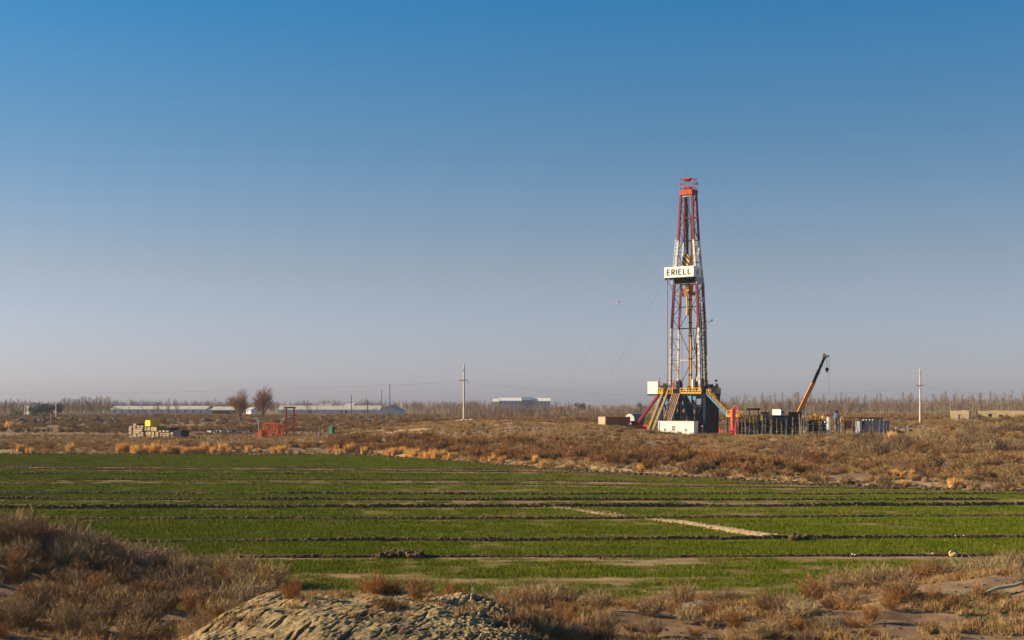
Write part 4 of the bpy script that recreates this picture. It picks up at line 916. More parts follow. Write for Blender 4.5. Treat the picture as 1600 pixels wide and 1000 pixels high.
# ------------------------------------------------------------------ containers, tanks and machines around the rig
def container(name, px0, px1, y0, y1, Y, depth, m, lab, cat, rz=TH, ribs=True, door=None, grp=None):
    """px span of the front face, photo rows of top and bottom; the front face is turned by rz"""
    c = math.cos(rz); L = (px1-px0)*Y/F/c; x0 = wx(px0, Y); H = (y1-y0)*Y/F
    X, Yp = x0, Y+abs(math.sin(rz))*L/2
    z = g1(x0+L*c/2, Y)-.08; zt = wz(y0, Y); H = zt-z
    e = empty(name, (X, Yp, z), rz, **tag(lab, cat, grp))
    b = MB().b2(0, L, 0, depth, .12, H-.08)
    obj('body', b, m, e)
    if ribs:
        rb = MB(); k = max(4, int(L/.32))
        for i in range(k): xx = .15+(L-.3)*(i+.5)/k; rb.b2(xx-.07, xx+.07, -.05, .02, .2, H-.2)
        for i in range(int(depth/.32)): yy = .2+i*.32; rb.b2(L-.02, L+.05, yy-.07, yy+.07, .2, H-.2)
        obj('corrugation', rb, m, e)
    for xx in (0, L):
        for yy in (0, depth): obj('corner_post', MB().box(xx, yy, H/2, .18, .18, H), m, e)
    obj('top_rail', MB().b2(-.1, L+.1, -.08, .08, H-.16, H+.02).b2(L-.08, L+.1, .09, depth+.1, H-.16, H+.02), m, e)
    return e, L, H
e, L, H = container('site_container', 1031, 1081.5, 658, 675, 285, 1.7, M['cabin_white'], 'white site container with small dark signs standing at the foot of the rig', 'container', ribs=False)
for k, (fx_, w) in enumerate(((.17, .55), (.43, .75), (.76, .6))):
    b = MB()
    if k == 1:
        for i in range(2):
            for j in range(2): b.b2(L*fx_-w/2+i*w*.55, L*fx_-w/2+i*w*.55+w*.4, -.03, -.004, H*.36+j*.5, H*.36+j*.5+.38)
    else:
        b.bar((L*fx_-w/2, -.015, H*.34), (L*fx_+w/2, -.015, H*.34), .02, .12).bar((L*fx_, -.02, H*.34), (L*fx_-.1, -.02, H*.34+.55), .02, .12).bar((L*fx_+.2, -.025, H*.34), (L*fx_+.25, -.025, H*.34+.35), .02, .14)
    obj('painted_sign', b, M['grey'] if k != 1 else M['brown'], e)
# left of the rig
e = empty('skip_container', on(946, 300), math.radians(33), **tag('low open tan steel skip with a lit end, left of the rig', 'skip'))
obj('wall', MB().b2(0, 6.6, 0, .08, .5, 2.0).b2(0, 6.6, 2.3, 2.38, .5, 2.0).b2(6.52, 6.6, .09, 2.29, .5, 2.0), M['brown'], e)
obj('lit_end_wall', MB().b2(-.1, -.02, -.05, 2.4, .4, 2.05), M['tan'], e)  # tan, not brown like the sides: its sunlit look is put into the colour
for x in (0, 1.3, 2.6, 3.9, 5.2, 6.5): obj('rib', MB().b2(x-.07, x+.07, -.12, -.003, .4, 2.05), M['brown'], e)
obj('skid', MB().b2(-.1, 6.6, .2, .5, 0, .4).b2(-.1, 6.6, 1.8, 2.1, 0, .4), M['brown'], e)
obj('floor', MB().b2(0, 6.5, .09, 2.29, .45, .55), M['brown'], e)
def lying_tank(name, px, Y, r, L, rz, mbody, mend, lab, zoff):
    x, y, z = on(px, Y); e = empty(name, (x, y, z), rz, **tag(lab, 'tank'))
    obj('body', MB().tube((0, 0, zoff), (L, 0, zoff), r, n=20), mbody, e, smooth=False)
    obj('end_cap', MB().tube((-.12, 0, zoff), (-.01, 0, zoff), r*.97, r, n=20), mend, e)
    obj('saddle', MB().b2(.4, .9, -r*.8, r*.8, 0, zoff-r*.6).b2(L-.9, L-.4, -r*.8, r*.8, 0, zoff-r*.6), M['steel'], e)
    return e
lying_tank('fuel_tank', 984, 312, 1.2, 5.5, math.radians(60), M['silo_blue'], M['white'], 'blue cylindrical tank with a round white end, left of the rig behind the skip', 1.95)
e = empty('tank_skid', on(982, 303), math.radians(-30), **tag('low bright red skid in front of the white-ended tank', 'skid'))
obj('frame', MB().b2(0, 4.6, 0, .3, 0, .9).b2(0, 4.6, 1.6, 1.9, 0, .9).b2(0, .3, .31, 1.59, .2, .9).b2(4.3, 4.6, .31, 1.59, .2, .9), M['red_bright'], e)
obj('hopper', MB().add([(.6, .35, .9), (2.4, .35, .9), (2.4, 1.5, .9), (.6, 1.5, .9), (.3, .2, 1.7), (2.7, .2, 1.7), (2.7, 1.6, 1.7), (.3, 1.6, 1.7)], [(0, 3, 2, 1), (4, 5, 6, 7), (0, 1, 5, 4), (1, 2, 6, 5), (2, 3, 7, 6), (3, 0, 4, 7)]), M['red'], e)
for k, (px, Y, s) in enumerate(((966, 300, .5), (970, 299, .4), (975, 300, .45), (962, 301, .35))):
    x, y, z = on(px, Y); put('white_sack', rock_mesh('white_sack', 500+k, M['white']), None, (x, y, z+s*.5), (0, 0, k), (s*1.4, s, s*.8), label='white bulk sack lying in front of the brown skip', category='sack', group='white sacks by the skip')
# red separator and its skid
x, y, z = on(1145.5, 285)
e = empty('gas_separator', (x, y, z), TH, **tag('tall bright red cylindrical separator with a looped pipe, right of the rig stair', 'separator'))
zt = wz(637, 285)-z
obj('vessel', MB().tube((0, 0, .4), (0, 0, zt-.4), .52, n=16).tube((0, 0, zt-.4), (0, 0, zt-.1), .52, .2, n=16), M['red_bright'], e)
obj('base_frame', MB().b2(-4.2, 1.3, -.9, .9, 0, .35), M['red_bright'], e)
obj('support', MB().bar((-.9, -.7, .35), (-.4, -.3, 2.2), .18).bar((.9, -.7, .35), (.4, -.3, 2.2), .18).bar((-.9, -.72, 1.3), (.9, -.72, 1.3), .14).bar((-.9, .7, .35), (-.4, .3, 2.2), .18), M['red_bright'], e)
lp = [(0, 0, zt-.3)]+[(.55-.55*math.cos(a), 0, zt-.15+.5*math.sin(a)) for a in np.linspace(.2, math.pi, 9)]+[(1.1, 0, .6)]
obj('gooseneck_pipe', MB().path(lp, .13, 7), M['red_bright'], e)
x, y, z = on(1127, 285)
e = empty('red_valve', (x, y, z+.3), TH, **tag('short red valve assembly on the separator skid, nearer the rig', 'valve'))
obj('body', MB().tube((-.3, 0, 0), (-.3, 0, 1.4), .14, n=8).tube((.3, 0, 0), (.3, 0, 1.0), .14, n=8).bar((-.45, 0, .6), (.45, 0, .6), .25), M['red_bright'], e)
obj('hand_wheel', MB().tube((-.3, -.1, 1.45), (-.3, .1, 1.45), .3, n=10), M['red'], e)
# mud tanks and the line of machines
def machine_top(e, L, H, depth, q, cols, n):
    for k in range(n):
        x = q.uniform(.4, L-.4); y = q.uniform(.3, depth-.3); h = q.uniform(.35, 1.3); m = M[q.choice(cols)]; w = q.uniform(.25, .7)
        b = MB()
        if q.random() < .5: b.box(x, y, H+h/2, w, w, h).tube((x, y-.2, H+h), (x, y+.5, H+h+.3), .14, n=7)
        else: b.tube((x, y, H), (x, y, H+h), w*.35, n=8).tube((x-.4, y, H+h*.6), (x+.4, y, H+h*.6), .1, n=6)
        obj('machine', b, m, e)
q = random.Random(5)
specs = [(1152, 1181, 659, 296, 'navy tank with yellow railings and shaker machines on top, beside the red separator', 'rail', 18), (1183, 1205, 657, 300, 'navy tank carrying dark machines, between the railed tank and the white cabin', 'dark', 20),
         (1207, 1229, 649, 302, 'tall dark blue machine house underneath the white cabin', 'none', 0), (1233, 1249.5, 643.5, 304, 'tall dark blue box standing at the foot of the crane boom', 'none', 0), (1263, 1291, 657.5, 302, 'long navy tank topped with yellow valves and pumps, right of the crane', 'yel', 26)]
for px0, px1, yt, Y, lab, kind, nm in specs:
    e, L, H = container('mud_tank' if kind != 'none' else 'machine_house', px0, px1, yt, 680, Y, 2.6, M['navy'], lab, 'tank' if kind != 'none' else 'machine house', rz=math.radians(-18))
    if kind == 'rail':
        for (a, c) in (((0, .05), (L, .05)), ((L-.05, 0), (L-.05, 2.6)), ((0, 2.5), (L, 2.5))): railing((*a, 0), (*c, 0), H+.02, 5, M['yellow'], e, 1.2)
        obj('walkway', MB().b2(-1.2, L+.3, -.7, -.09, H-.1, H), M['yellow'], e)
    machine_top(e, L, H, 2.6, q, {'rail': ['steel', 'yellow', 'yellow', 'white'], 'dark': ['steel', 'navy', 'tan', 'yellow', 'brown'], 'none': ['steel'], 'yel': ['yellow', 'yellow', 'white', 'tan', 'steel', 'brown']}[kind], nm)
    for k in range(9 if kind != 'none' else 4):
        zp = q.uniform(.3, H-.2); xa = q.uniform(0, L*.5); xb = q.uniform(xa+.6, L+.4); rr = q.uniform(.06, .14)
        obj('pipe', MB().tube((xa, -.16-.1*(k % 3), zp), (xb, -.16-.1*(k % 3), zp), rr, n=7).tube((xb, -.16-.1*(k % 3), zp), (xb, -.16-.1*(k % 3), 0), rr, n=7), M[q.choice(['light_blue', 'yellow', 'tan', 'silo_blue', 'brown', 'white', 'steel', 'blue_steel'])], e)
    if kind in ('dark', 'yel'): railing((0, .05, 0), (L, .05, 0), H+.02, 5, M['yellow' if kind == 'yel' else 'tan'], e, 1.0, False)
    if kind == 'rail': shale = (e, L, H)
    if kind == 'dark': obj('shaker_hood', MB().b2(-2.2, .4, .6, 2.4, H+2.2, H+2.6).b2(.8, 2.2, .4, 2.2, H+1.4, H+1.8).b2(-1.8, -1.6, .8, 1.0, H, H+2.2).b2(.1, .3, .8, 1.0, H, H+2.2), M['steel'], e)
    if kind == 'none' and px0 < 1220: cab_base = (px0, Y, H)
# white cabin on the machine house
Y = 303; x0 = wx(1208, Y); z0 = wz(648.6, Y); zt = wz(640, Y)-z0
e = empty('control_cabin', (x0, Y+.9, z0), math.radians(-42), **tag('small white cabin with a shaded blue side on top of the dark machine house', 'cabin'))
obj('body', MB().b2(0, 2.1, 0, 1.6, 0, zt), M['cabin_white'], e)
obj('roof', MB().b2(-.08, 2.18, -.08, 1.68, zt, zt+.1), M['white'], e)
obj('window', MB().b2(2.1, 2.13, .4, 1.2, .4, .9), M['dark_open'], e)
x, y, z = wx(1220.5, 306), 306, wz(641, 306)
e = empty('vent_cowl', (x, y, z-.15), 0, **tag('round dark blue vent cowl sticking up behind the white cabin', 'vent'))
obj('stack', MB().tube((0, 0, -1.2), (0, 0, .2), .25, n=10), M['silo_blue'], e)
obj('cap', MB().dome((0, 0, .2), .42, .45, 10, 3).tube((0, 0, .15), (0, 0, .2), .42, n=10), M['navy'], e)
# blue silo, white drum
x, y, z = on(1307.5, 303); zt = wz(641, 303)-z
e = empty('blue_silo', (x, y, z), 0, **tag('upright blue silo with a narrow neck, right of the navy tank with yellow valves', 'silo'))
obj('drum', MB().tube((0, 0, .3), (0, 0, zt-1.0), .66, n=14).tube((0, 0, zt-1.0), (0, 0, zt-.6), .66, .34, n=14), M['silo_blue'], e)
obj('neck', MB().tube((0, 0, zt-.6), (0, 0, zt), .34, n=10), M['navy'], e)
for a in (0, 1.57, 3.14, 4.71): obj('leg', MB().bar((.5*math.cos(a), .5*math.sin(a), 0), (.5*math.cos(a), .5*math.sin(a), .6), .12), M['navy'], e)
x, y, z = on(1295, 301); zt = wz(652, 301)-z
e = empty('white_tank', (x, y, z), 0, **tag('pale upright tank between the navy tank and the blue silo', 'tank'))
obj('drum', MB().tube((0, 0, 0), (0, 0, zt-.3), .45, n=12).tube((0, 0, zt-.3), (0, 0, zt), .45, .15, n=12), M['white'], e)
obj('valve', MB().b2(-.9, -.4, -.2, .2, zt-1.2, zt-.8), M['white'], e)
# blue container with an open dark end
e, L, H = container('blue_container', 1345, 1392, 657, 676, 308, 2.4, M['dusty_blue'], 'dusty blue corrugated container with a dark open doorway at its left end', 'container', rz=math.radians(10))
obj('doorway', MB().b2(.35, 1.0, -.09, -.052, .2, H-.2), M['dark_open'], e)
obj('door', MB().b2(.02, .32, -.12, -.055, .15, H-.12), M['limewash'], e)
for k in range(4):
    x = .9+.75*k; put('white_drum', MB().tube((0, 0, 0), (0, 0, .26), .2, .15, n=9).mesh('white_drum', M['white']), None, (Vector((math.cos(math.radians(10))*x, math.sin(math.radians(10))*x+.5, 0))+e.location+Vector((0, 0, H+.01))), (0, 0, 0), label='small white drum standing on the roof of the blue container', category='drum', group='white drums on the blue container')
# yellow pipe on trestles
e = empty('yellow_pipe', on(1313, 300), math.radians(0), **tag('long yellow pipe on trestles between the blue silo and the blue container', 'pipe'))
zt = wz(656.3, 300)-e.location.z
obj('pipe', MB().tube((0, 0, zt), (4.1, .3, zt), .28, n=10), M['pipe_yellow'], e)
for x in (.6, 3.4): obj('trestle', MB().bar((x-.4, 0, 0), (x, .1, zt-.2), .12).bar((x+.4, 0, 0), (x, .1, zt-.2), .12), M['brown'], e)
# stacked dark drill pipes behind
e0 = g1(wx(1348, 335), 335)
for k in range(9):
    row = 0 if k < 5 else 1; zt = wz(655, 335)+(.0 if row == 0 else .34)
    put('drill_pipe', MB().tube((-4.6, 0, 0), (4.6, 0, 0), .18, n=9).tube((4.6, 0, 0), (4.9, 0, 0), .24, n=9).mesh('drill_pipe', M['brown']), None, (wx(1347, 335)+R.uniform(-.5, .5), 335+(k % 5)*.42+row*.2, zt), (0, 0, .02), label='dark brown drill pipe stacked on the rack behind the blue container', category='pipe', group='drill pipes on the rack')
e = empty('pipe_rack', (wx(1347, 335), 336, e0), 0, **tag('low dark rack carrying the drill pipes behind the blue container', 'rack'))
for x in (-4, -1.4, 1.4, 4): obj('trestle', MB().b2(x-.12, x+.12, -1.2, 1.2, wz(655, 335)-.35-e0, wz(655, 335)-.19-e0).b2(x-.1, x+.1, -1.0, -.8, 0, wz(655, 335)-.36-e0).b2(x-.1, x+.1, .8, 1.0, 0, wz(655, 335)-.36-e0), M['steel'], e)
obj('side_sheet', MB().b2(-4.5, 4.5, .5, .58, .1, wz(655, 335)-.4-e0), M['brown'], e)
# lined pit with wire fence
e = empty('lined_pit', on(1396, 292), math.radians(2), **tag('raised pit wall covered with black liner, right of the blue container', 'pit wall'))
b = MB()
for i in range(12):
    x0, x1 = i*.62, i*.62+.62; h0, h1 = 1.0+.25*math.sin(i*1.3), 1.0+.25*math.sin((i+1)*1.3)
    b.add([(x0, 0, -.2), (x1, 0, -.2), (x1, .6, h1), (x0, .6, h0), (x0, 1.6, h0-.1), (x1, 1.6, h1-.1)], [(0, 1, 2, 3), (3, 2, 5, 4)])
obj('liner', b, M['sheet'], e)
for k, (px, Y, h) in enumerate(((1418, 262, 2.3), (1443, 270, 2.0), (1400, 280, 1.8))):
    x, y, z = on(px, Y); e = empty('fence_post', (x, y, z), 0, **tag(['nearest slim blue-grey fence post with a pale cap, below the lined pit', 'slim fence post with a pale cap at the right end of the lined pit', 'short slim fence post in front of the left end of the lined pit'][k], 'post'))
    obj('post', MB().tube((0, 0, -.2), (0, 0, h), .06, n=6), M['grey'], e); obj('cap', MB().box(0, 0, h+.08, .22, .22, .22), M['limewash'], e)
# debris on the pad
for k in range(26):
    px, Y = R.uniform(1162, 1262), R.uniform(285, 294); x, y, z = on(px, Y); s = R.uniform(.15, .4)
    put('scrap_bag', rock_mesh('scrap_bag', 600+k % 5, M[['white', 'red_bright', 'grey', 'tan', 'black'][k % 5]]), None, (x, y, z+s*.4), (0, 0, k), (s*1.3, s, s*.8), label='small bag or scrap lying on the ground before the dark tanks', category='scrap', group='scraps before the dark tanks')

# ------------------------------------------------------------------ crane
Yc = 310.0; cb = Vector((wx(1249, Yc), Yc, g1(wx(1249, Yc), Yc)))
crane = empty('crane_truck', cb, math.radians(-20), **tag('mobile crane with an orange and black telescopic boom raised to the right', 'crane'))
inv = Matrix.Rotation(math.radians(20), 3, 'Z')
def cl(px, py, Y=Yc): return inv @ (Vector((wx(px, Y), Y, wz(py, Y)))-cb)
p0, p1, p2 = cl(1247.5, 646), cl(1271, 598), cl(1288.5, 558)
boom = obj('boom', MB().bar(p0, p1, .62, .8), M['crane_orange'], crane)
obj('boom_section', MB().bar(p1-(p1-p0).normalized()*.3, p1.lerp(p2, .5), .5, .64), M['black'], boom)
obj('boom_section', MB().bar(p1.lerp(p2, .48), p2, .42, .52), M['black'], boom)
for t in (.02, .35, .68, .99): c = p1.lerp(p2, t); obj('boom_collar', MB().bar(c-(p2-p1).normalized()*.12, c+(p2-p1).normalized()*.12, .6, .74), M['steel'] if t else M['crane_orange'], boom)
hd = MB().bar(cl(1287, 556), cl(1291, 558), .7, .5).bar(cl(1290, 558), cl(1295.3, 555.6), .4, .35).tube(cl(1288, 555, Yc-.2), cl(1288, 555, Yc+.2), .4, n=10)
obj('boom_head', hd, M['tan'], boom)
obj('lift_cylinder', MB().bar(cl(1255, 652), cl(1258.5, 628), .3), M['white'], boom)
base = inv @ Vector((0, 0, 0))
obj('chassis', MB().b2(-6.0, 4.2, -1.25, 1.25, .75, 1.35), M['steel'], crane)
obj('turntable', MB().b2(-2.2, 1.6, -1.1, 1.1, 1.36, 3.0).b2(-3.4, -2.2, -1.2, 1.2, 1.5, 2.9), M['navy'], crane)
cb_ = obj('cab', MB().b2(2.0, 4.2, -1.2, 1.2, 1.36, 2.9), M['tan'], crane)
obj('windscreen', MB().b2(4.2, 4.23, -1.0, 1.0, 2.0, 2.7).b2(2.3, 3.9, -1.23, -1.2, 2.0, 2.7), M['dark_open'], cb_)
for x in (-5.0, -3.4, 1.2, 3.2):
    for y in (-1.1, 1.1):
        w = obj('wheel', MB().tube((x, y-.2, .55), (x, y+.2, .55), .56, n=14), M['black'], crane); obj('rim', MB().tube((x, y-.23, .55), (x, y+.23, .55), .28, n=10), M['grey'], w)
# hook block and hoist rope
hx = Vector((wx(1292.2, Yc), Yc, wz(575, Yc)))
hk = obj('hook_block', MB().tube((0, -.18, -.35), (0, .18, -.35), .36, n=12).b2(-.3, .3, -.22, .22, -.7, .05).tube((0, 0, -.7), (0, 0, -1.0), .14, .08, n=8).tube((-.05, 0, -1.0), (.12, 0, -1.12), .09, n=6), M['black'], None, hx, **tag('black hook block hanging from the crane boom tip', 'hook block'))
obj('rope', MB().tube((-.1, 0, 0), (-.2, 0, wz(557.5, Yc)-hx.z), .025, n=4).tube((.1, 0, 0), (.08, 0, wz(556.5, Yc)-hx.z), .025, n=4), M['cable'], hk)
ax = Vector((wx(1296, Yc), Yc, wz(556, Yc)))
auxr = obj('hoist_rope', MB().tube((0, 0, 0), (0, 0, wz(640, Yc)-ax.z), .022, n=4), M['cable'], None, ax, **tag('long thin rope hanging from the crane tip with a small weight', 'rope'))
obj('weight', MB().tube((0, 0, wz(626, Yc)-ax.z), (0, 0, wz(629, Yc)-ax.z), .16, n=8), M['black'], auxr)

# ------------------------------------------------------------------ left yard: slabs, yellow tank, frames
YS = 302.0; kx = YS/F; ZR = math.radians(-40); zf = 130/1600
def zpx(zx): return 190+zx*zf
def zpy(zy): return 630+zy*70/862
gy0 = g1(wx(240, YS), YS)
SLABS = {'left': [(135, 228, 603, 640), (245, 325, 575, 640), (345, 425, 604, 640), (432, 512, 608, 640), (240, 335, 558, 574), (345, 412, 562, 602), (415, 500, 565, 606), (240, 405, 522, 556), (428, 505, 530, 563), (242, 470, 484, 520), (245, 330, 452, 482), (345, 490, 440, 482), (240, 318, 412, 450), (335, 410, 402, 438), (437, 512, 402, 438), (240, 322, 365, 410), (140, 215, 536, 575), (140, 215, 496, 534), (140, 215, 455, 494), (145, 218, 412, 453)],
         'middle': [(575, 622, 592, 640), (630, 692, 592, 640), (710, 778, 588, 640), (800, 880, 585, 640), (560, 608, 520, 588), (614, 692, 518, 588), (714, 780, 518, 586), (786, 870, 514, 584), (530, 590, 432, 500), (612, 682, 432, 500), (690, 832, 425, 505)],
         'right': [(905, 945, 575, 605), (955, 1040, 570, 605), (1045, 1125, 570, 605), (905, 982, 536, 568), (995, 1060, 536, 568), (1066, 1140, 538, 568), (1150, 1222, 520, 566), (886, 950, 488, 526), (960, 1028, 486, 526), (1044, 1112, 484, 526), (1170, 1235, 582, 606)]}
LABS = {'left': ('weathered concrete slab in the left-hand stack of the yard', 'concrete slabs of the left stack'), 'middle': ('weathered concrete block in the middle stack under the yellow tank', 'concrete blocks of the middle stack'), 'right': ('weathered concrete slab in the low right-hand stack of the yard', 'concrete slabs of the right stack')}
YO = {'left': 0, 'middle': .5, 'right': .8}
SO = {}
def slab_box(name, x0, x1, y0, y1, m, kw, depth=2.2, dY=0, top=False, stack='left'):
    c, n = math.cos(ZR), math.sin(ZR); o0 = zpx(135)
    xa, xb = (zpx(x0)-o0)*kx/c*1.0, (zpx(x1)-o0)*kx/c*1.0; L = xb-xa; zb, zt = wz(zpy(y1), YS), wz(zpy(y0), YS)
    off = wz(zpy(640), YS)-gy0; zb -= off; zt -= off
    if m is M['concrete']: zt -= .02
    xm, ym = (xa+xb)/2, depth/2+dY
    return obj(name, MB().box(0, 0, (zt-zb)/2, L-.09, depth, zt-zb-.03), m, None, (wx(o0, YS+7)+xm*c-ym*n, YS+7+xm*n+ym*c, zb), (0, 0, ZR+R.gauss(0, .02)), **kw)
gy0 -= .05
for k, rows in SLABS.items():
    for s in rows: slab_box('concrete_slab', *s, M['concrete'], tag(LABS[k][0], 'slab', LABS[k][1]), R.uniform(1.9, 2.5), R.uniform(-.12, .12), False, k)
slab_box('dark_slab', 322, 502, 362, 396, M['sheet'], tag('dark flat slab lying on top of the left concrete stack', 'slab'), 2.0, .1, False, 'left')
slab_box('dark_slab', 842, 1150, 440, 480, M['sheet'], tag('long dark slab lying on the low right concrete stack', 'slab'), 2.2, -.1, False, 'right')
slab_box('dark_crate', 1232, 1420, 480, 604, M['navy'], tag('dark navy box standing at the right end of the concrete stacks', 'box'), 2.0, .1, False, 'right')
# yellow tank with rounded top on the middle stack
zb = wz(zpy(424), YS)-(wz(zpy(640), YS)-gy0); x = wx(zpx(535), YS)
xl = (zpx(535)-zpx(135))*kx/math.cos(ZR); e = empty('yellow_tank', (wx(zpx(135), YS+7)+xl*math.cos(ZR)-.15*math.sin(ZR), YS+7+xl*math.sin(ZR)+.15*math.cos(ZR), zb), math.radians(-46), **tag('bright yellow round-topped tank on the middle concrete stack, its right side in shade', 'tank'))
prof = [(-.02, .15), (-.02, 1.0), (.12, 1.32), (.45, 1.42), (2.0, 1.42), (2.15, 1.32), (2.2, 1.0), (2.2, .15)]
n = len(prof); vs_ = [(px, 0, pz) for px, pz in prof]+[(px, 2.3, pz) for px, pz in prof]
obj('body', MB().add(vs_, [tuple(range(n)), tuple(range(2*n-1, n-1, -1))]+[(i, n+i, n+(i+1) % n, (i+1) % n) for i in range(n)]), M['skip_yellow'], e)
obj('rim', MB().b2(-.06, 2.24, -.06, -.005, .1, .22).b2(2.2, 2.26, 0, 2.3, .1, .22), M['skip_yellow'], e)
obj('skid', MB().b2(0, 2.1, .1, .4, -.02, .14).b2(0, 2.1, 1.9, 2.2, -.02, .14), M['black'], e)
# pile of casing pipes behind the yard
for k in range(34):
    px = 322+R.random()*72+(R.random()*20); Y = 338+R.uniform(-2, 2); x, y, z = on(px, Y); r = R.uniform(.16, .26)
    put('casing_pipe', MB().tube((0, -2.2, 0), (0, 2.2, 0), r, n=9).mesh('casing_pipe', M[['limewash', 'brown', 'steel', 'tan', 'white', 'red', 'brown'][k % 7]]), None, (x, y, z+r+R.choice([0, .02, .45, .5])), (0, 0, R.gauss(-.5, .25)), label='short casing pipe in the untidy row of pipes behind the yard road', category='pipe', group='casing pipes behind the yard road')
e = empty('log_pile_beam', on(305, 334), 0, **tag('long thin dark beam lying on the ground left of the casing pipes', 'beam'))
obj('beam', MB().b2(0, 13.5, 0, .3, 0, .35), M['brown'], e)
# orange pipe racks
def trestle(px0, px1, ytop, Y, lab, kind):
    w = (px1-px0)*Y/F; x, y, z = on((px0+px1)/2, Y); h = wz(ytop, Y)-z
    e = empty('pipe_rack', (x, y, z), R.uniform(-.3, -.1), **tag(lab, 'rack'))
    if kind == 'bin':
        obj('panel', MB().add([(-w/2, -.5, 0), (w/2, -.5, 0), (w*.36, -.1, h), (-w*.36, -.1, h), (-w/2, -.42, 0), (w/2, -.42, 0), (w*.36, -.03, h), (-w*.36, -.03, h)], [(0, 1, 2, 3), (7, 6, 5, 4), (0, 3, 7, 4), (1, 5, 6, 2), (2, 6, 7, 3)]), M['orange'], e)
        obj('side_panel', MB().b2(-w*.4, -w*.36, -.02, 1.0, 0, h*.95).b2(w*.36, w*.4, -.02, 1.0, 0, h*.95), M['orange'], e)
    else:
        for sx_ in (-1, 1):
            for y_ in (-.5, .8): obj('leg', MB().bar((sx_*w*.5, y_, 0), (sx_*w*(.5 if kind == 'frame' else .22), y_*.6, h), .17), M['orange'], e)
        obj('top_beam', MB().bar((-w*.55, -.3, h), (w*.55, -.3, h), .26, .26).bar((-w*.55, .48, h), (w*.55, .48, h), .26, .26), M['orange'], e)
        obj('cross_bar', MB().bar((-w*.5, -.45, h*.38), (w*.5, -.45, h*.38), .15).bar((-w*.5, -.45, .1), (w*.3, -.38, h*.9), .13).bar((w*.5, -.43, .1), (-w*.3, -.36, h*.9), .13), M['orange'], e)
    return e
trestle(402.5, 410, 672, 296, 'low bright orange bin with sloping sides at the left end of the orange racks', 'bin'); trestle(410, 415.5, 672.5, 297, 'second low orange bin, touching the leftmost orange bin', 'bin')
trestle(413, 425, 661.5, 299, 'orange square pipe rack standing behind the low orange bins', 'frame'); trestle(427, 436, 662, 298, 'orange A-shaped pipe rack in the middle of the orange racks', 'aframe'); trestle(433, 442, 662.5, 301, 'orange A-shaped pipe rack next to the tall red gantry', 'aframe')
x, y, z = on(453.5, 298); h = wz(635.5, 298)-z; w = 12.5*298/F
e = empty('red_gantry', (x, y, z), math.radians(-8), **tag('tall red goalpost gantry with a dark top beam beside the orange racks', 'gantry'))
for s in (-1, 1):
    obj('post', MB().bar((s*w/2, 0, 0), (s*w/2, 0, h-.35), .30), M['red_bright'], e)
    obj('foot_brace', MB().bar((s*w/2-.9, -.2, 0), (s*w/2, -.2, 2.3), .12).bar((s*w/2+.9, -.2, 0), (s*w/2, -.2, 2.3), .12).bar((s*w/2-.75, -.2, .9), (s*w/2+.75, -.2, .9), .1), M['orange'], e)
obj('top_beam', MB().b2(-w/2-.3, w/2+.3, -.2, .2, h-.35, h), M['brown'], e)
# rusty post frame, green box, white post
e = empty('rusty_frame', on(489, 316), math.radians(-10), **tag('rusty brown frame of four posts and a rail beside the green box', 'frame'))
for k in range(4): obj('post', MB().bar((k*.9-.9, 0, 0), (k*.9-.9, 0, 2.4+.2*(k % 2)), .16), M['brown'], e)
obj('rail', MB().bar((-1, -.09, 2.2), (1.9, -.09, 2.3), .14).bar((-1, -.09, 1.0), (1.9, -.09, 1.0), .1), M['brown'], e)
x, y, z = on(518.5, 312); e = empty('green_cabinet', (x, y, z), math.radians(-35), **tag('dark green upright cabinet standing left of the dune', 'cabinet'))
obj('body', MB().b2(-.55, .55, -.45, .45, .1, 1.75), M['green'], e); obj('lid', MB().b2(-.6, .6, -.5, .5, 1.75, 1.85), M['green'], e); obj('door', MB().b2(-.45, .45, -.48, -.452, .25, 1.6), M['green'], e); obj('base', MB().b2(-.5, .5, -.4, .4, 0, .1), M['steel'], e)
x, y, z = on(498, 298); e = empty('white_post', (x, y, z), .2, **tag('short white marker post on the yard road right of the red gantry', 'post'))
obj('post', MB().b2(-.14, .14, -.12, .12, 0, .8), M['white'], e); obj('cap', MB().b2(-.18, .18, -.16, .16, .8, .88), M['white'], e)
# floodlight pole and concrete posts on the left
def thin_post(px, y0, y1, Y, r, m, lab, name='post_of_concrete'):
    x, y, z = on(px, Y); obj(name, MB().tube((0, 0, -.2), (0, 0, wz(y0, Y)-z), r, r*.8, n=7), m, None, (x, y, z), **tag(lab, 'post'))
x, y, z = on(79.5, 330); h = wz(641, 330)-z
e = empty('panel_mast', (x, y, z), 0, **tag('thin mast carrying a small tilted panel, on the bare ground at far left', 'mast'))
obj('pole', MB().tube((0, 0, -.1), (0, 0, h), .06, n=6), M['pole'], e); obj('panel', MB().add([(-.7, -.3, h-.25), (.6, -.3, h+.45), (.6, .5, h+.55), (-.7, .5, h-.15), (-.7, -.3, h-.33), (.6, -.3, h+.37), (.6, .5, h+.47), (-.7, .5, h-.23)], [(0, 1, 2, 3), (7, 6, 5, 4), (0, 4, 5, 1), (1, 5, 6, 2), (2, 6, 7, 3), (3, 7, 4, 0)]), M['brown'], e)
thin_post(87.5, 627, 645, 640, .28, M['pole'], 'pale concrete post in front of the dark evergreens at far left', 'concrete_post')
thin_post(404.5, 655, 668, 345, .15, M['tan'], 'pale wooden stump-like post between the two broad bare trees', 'wooden_post')

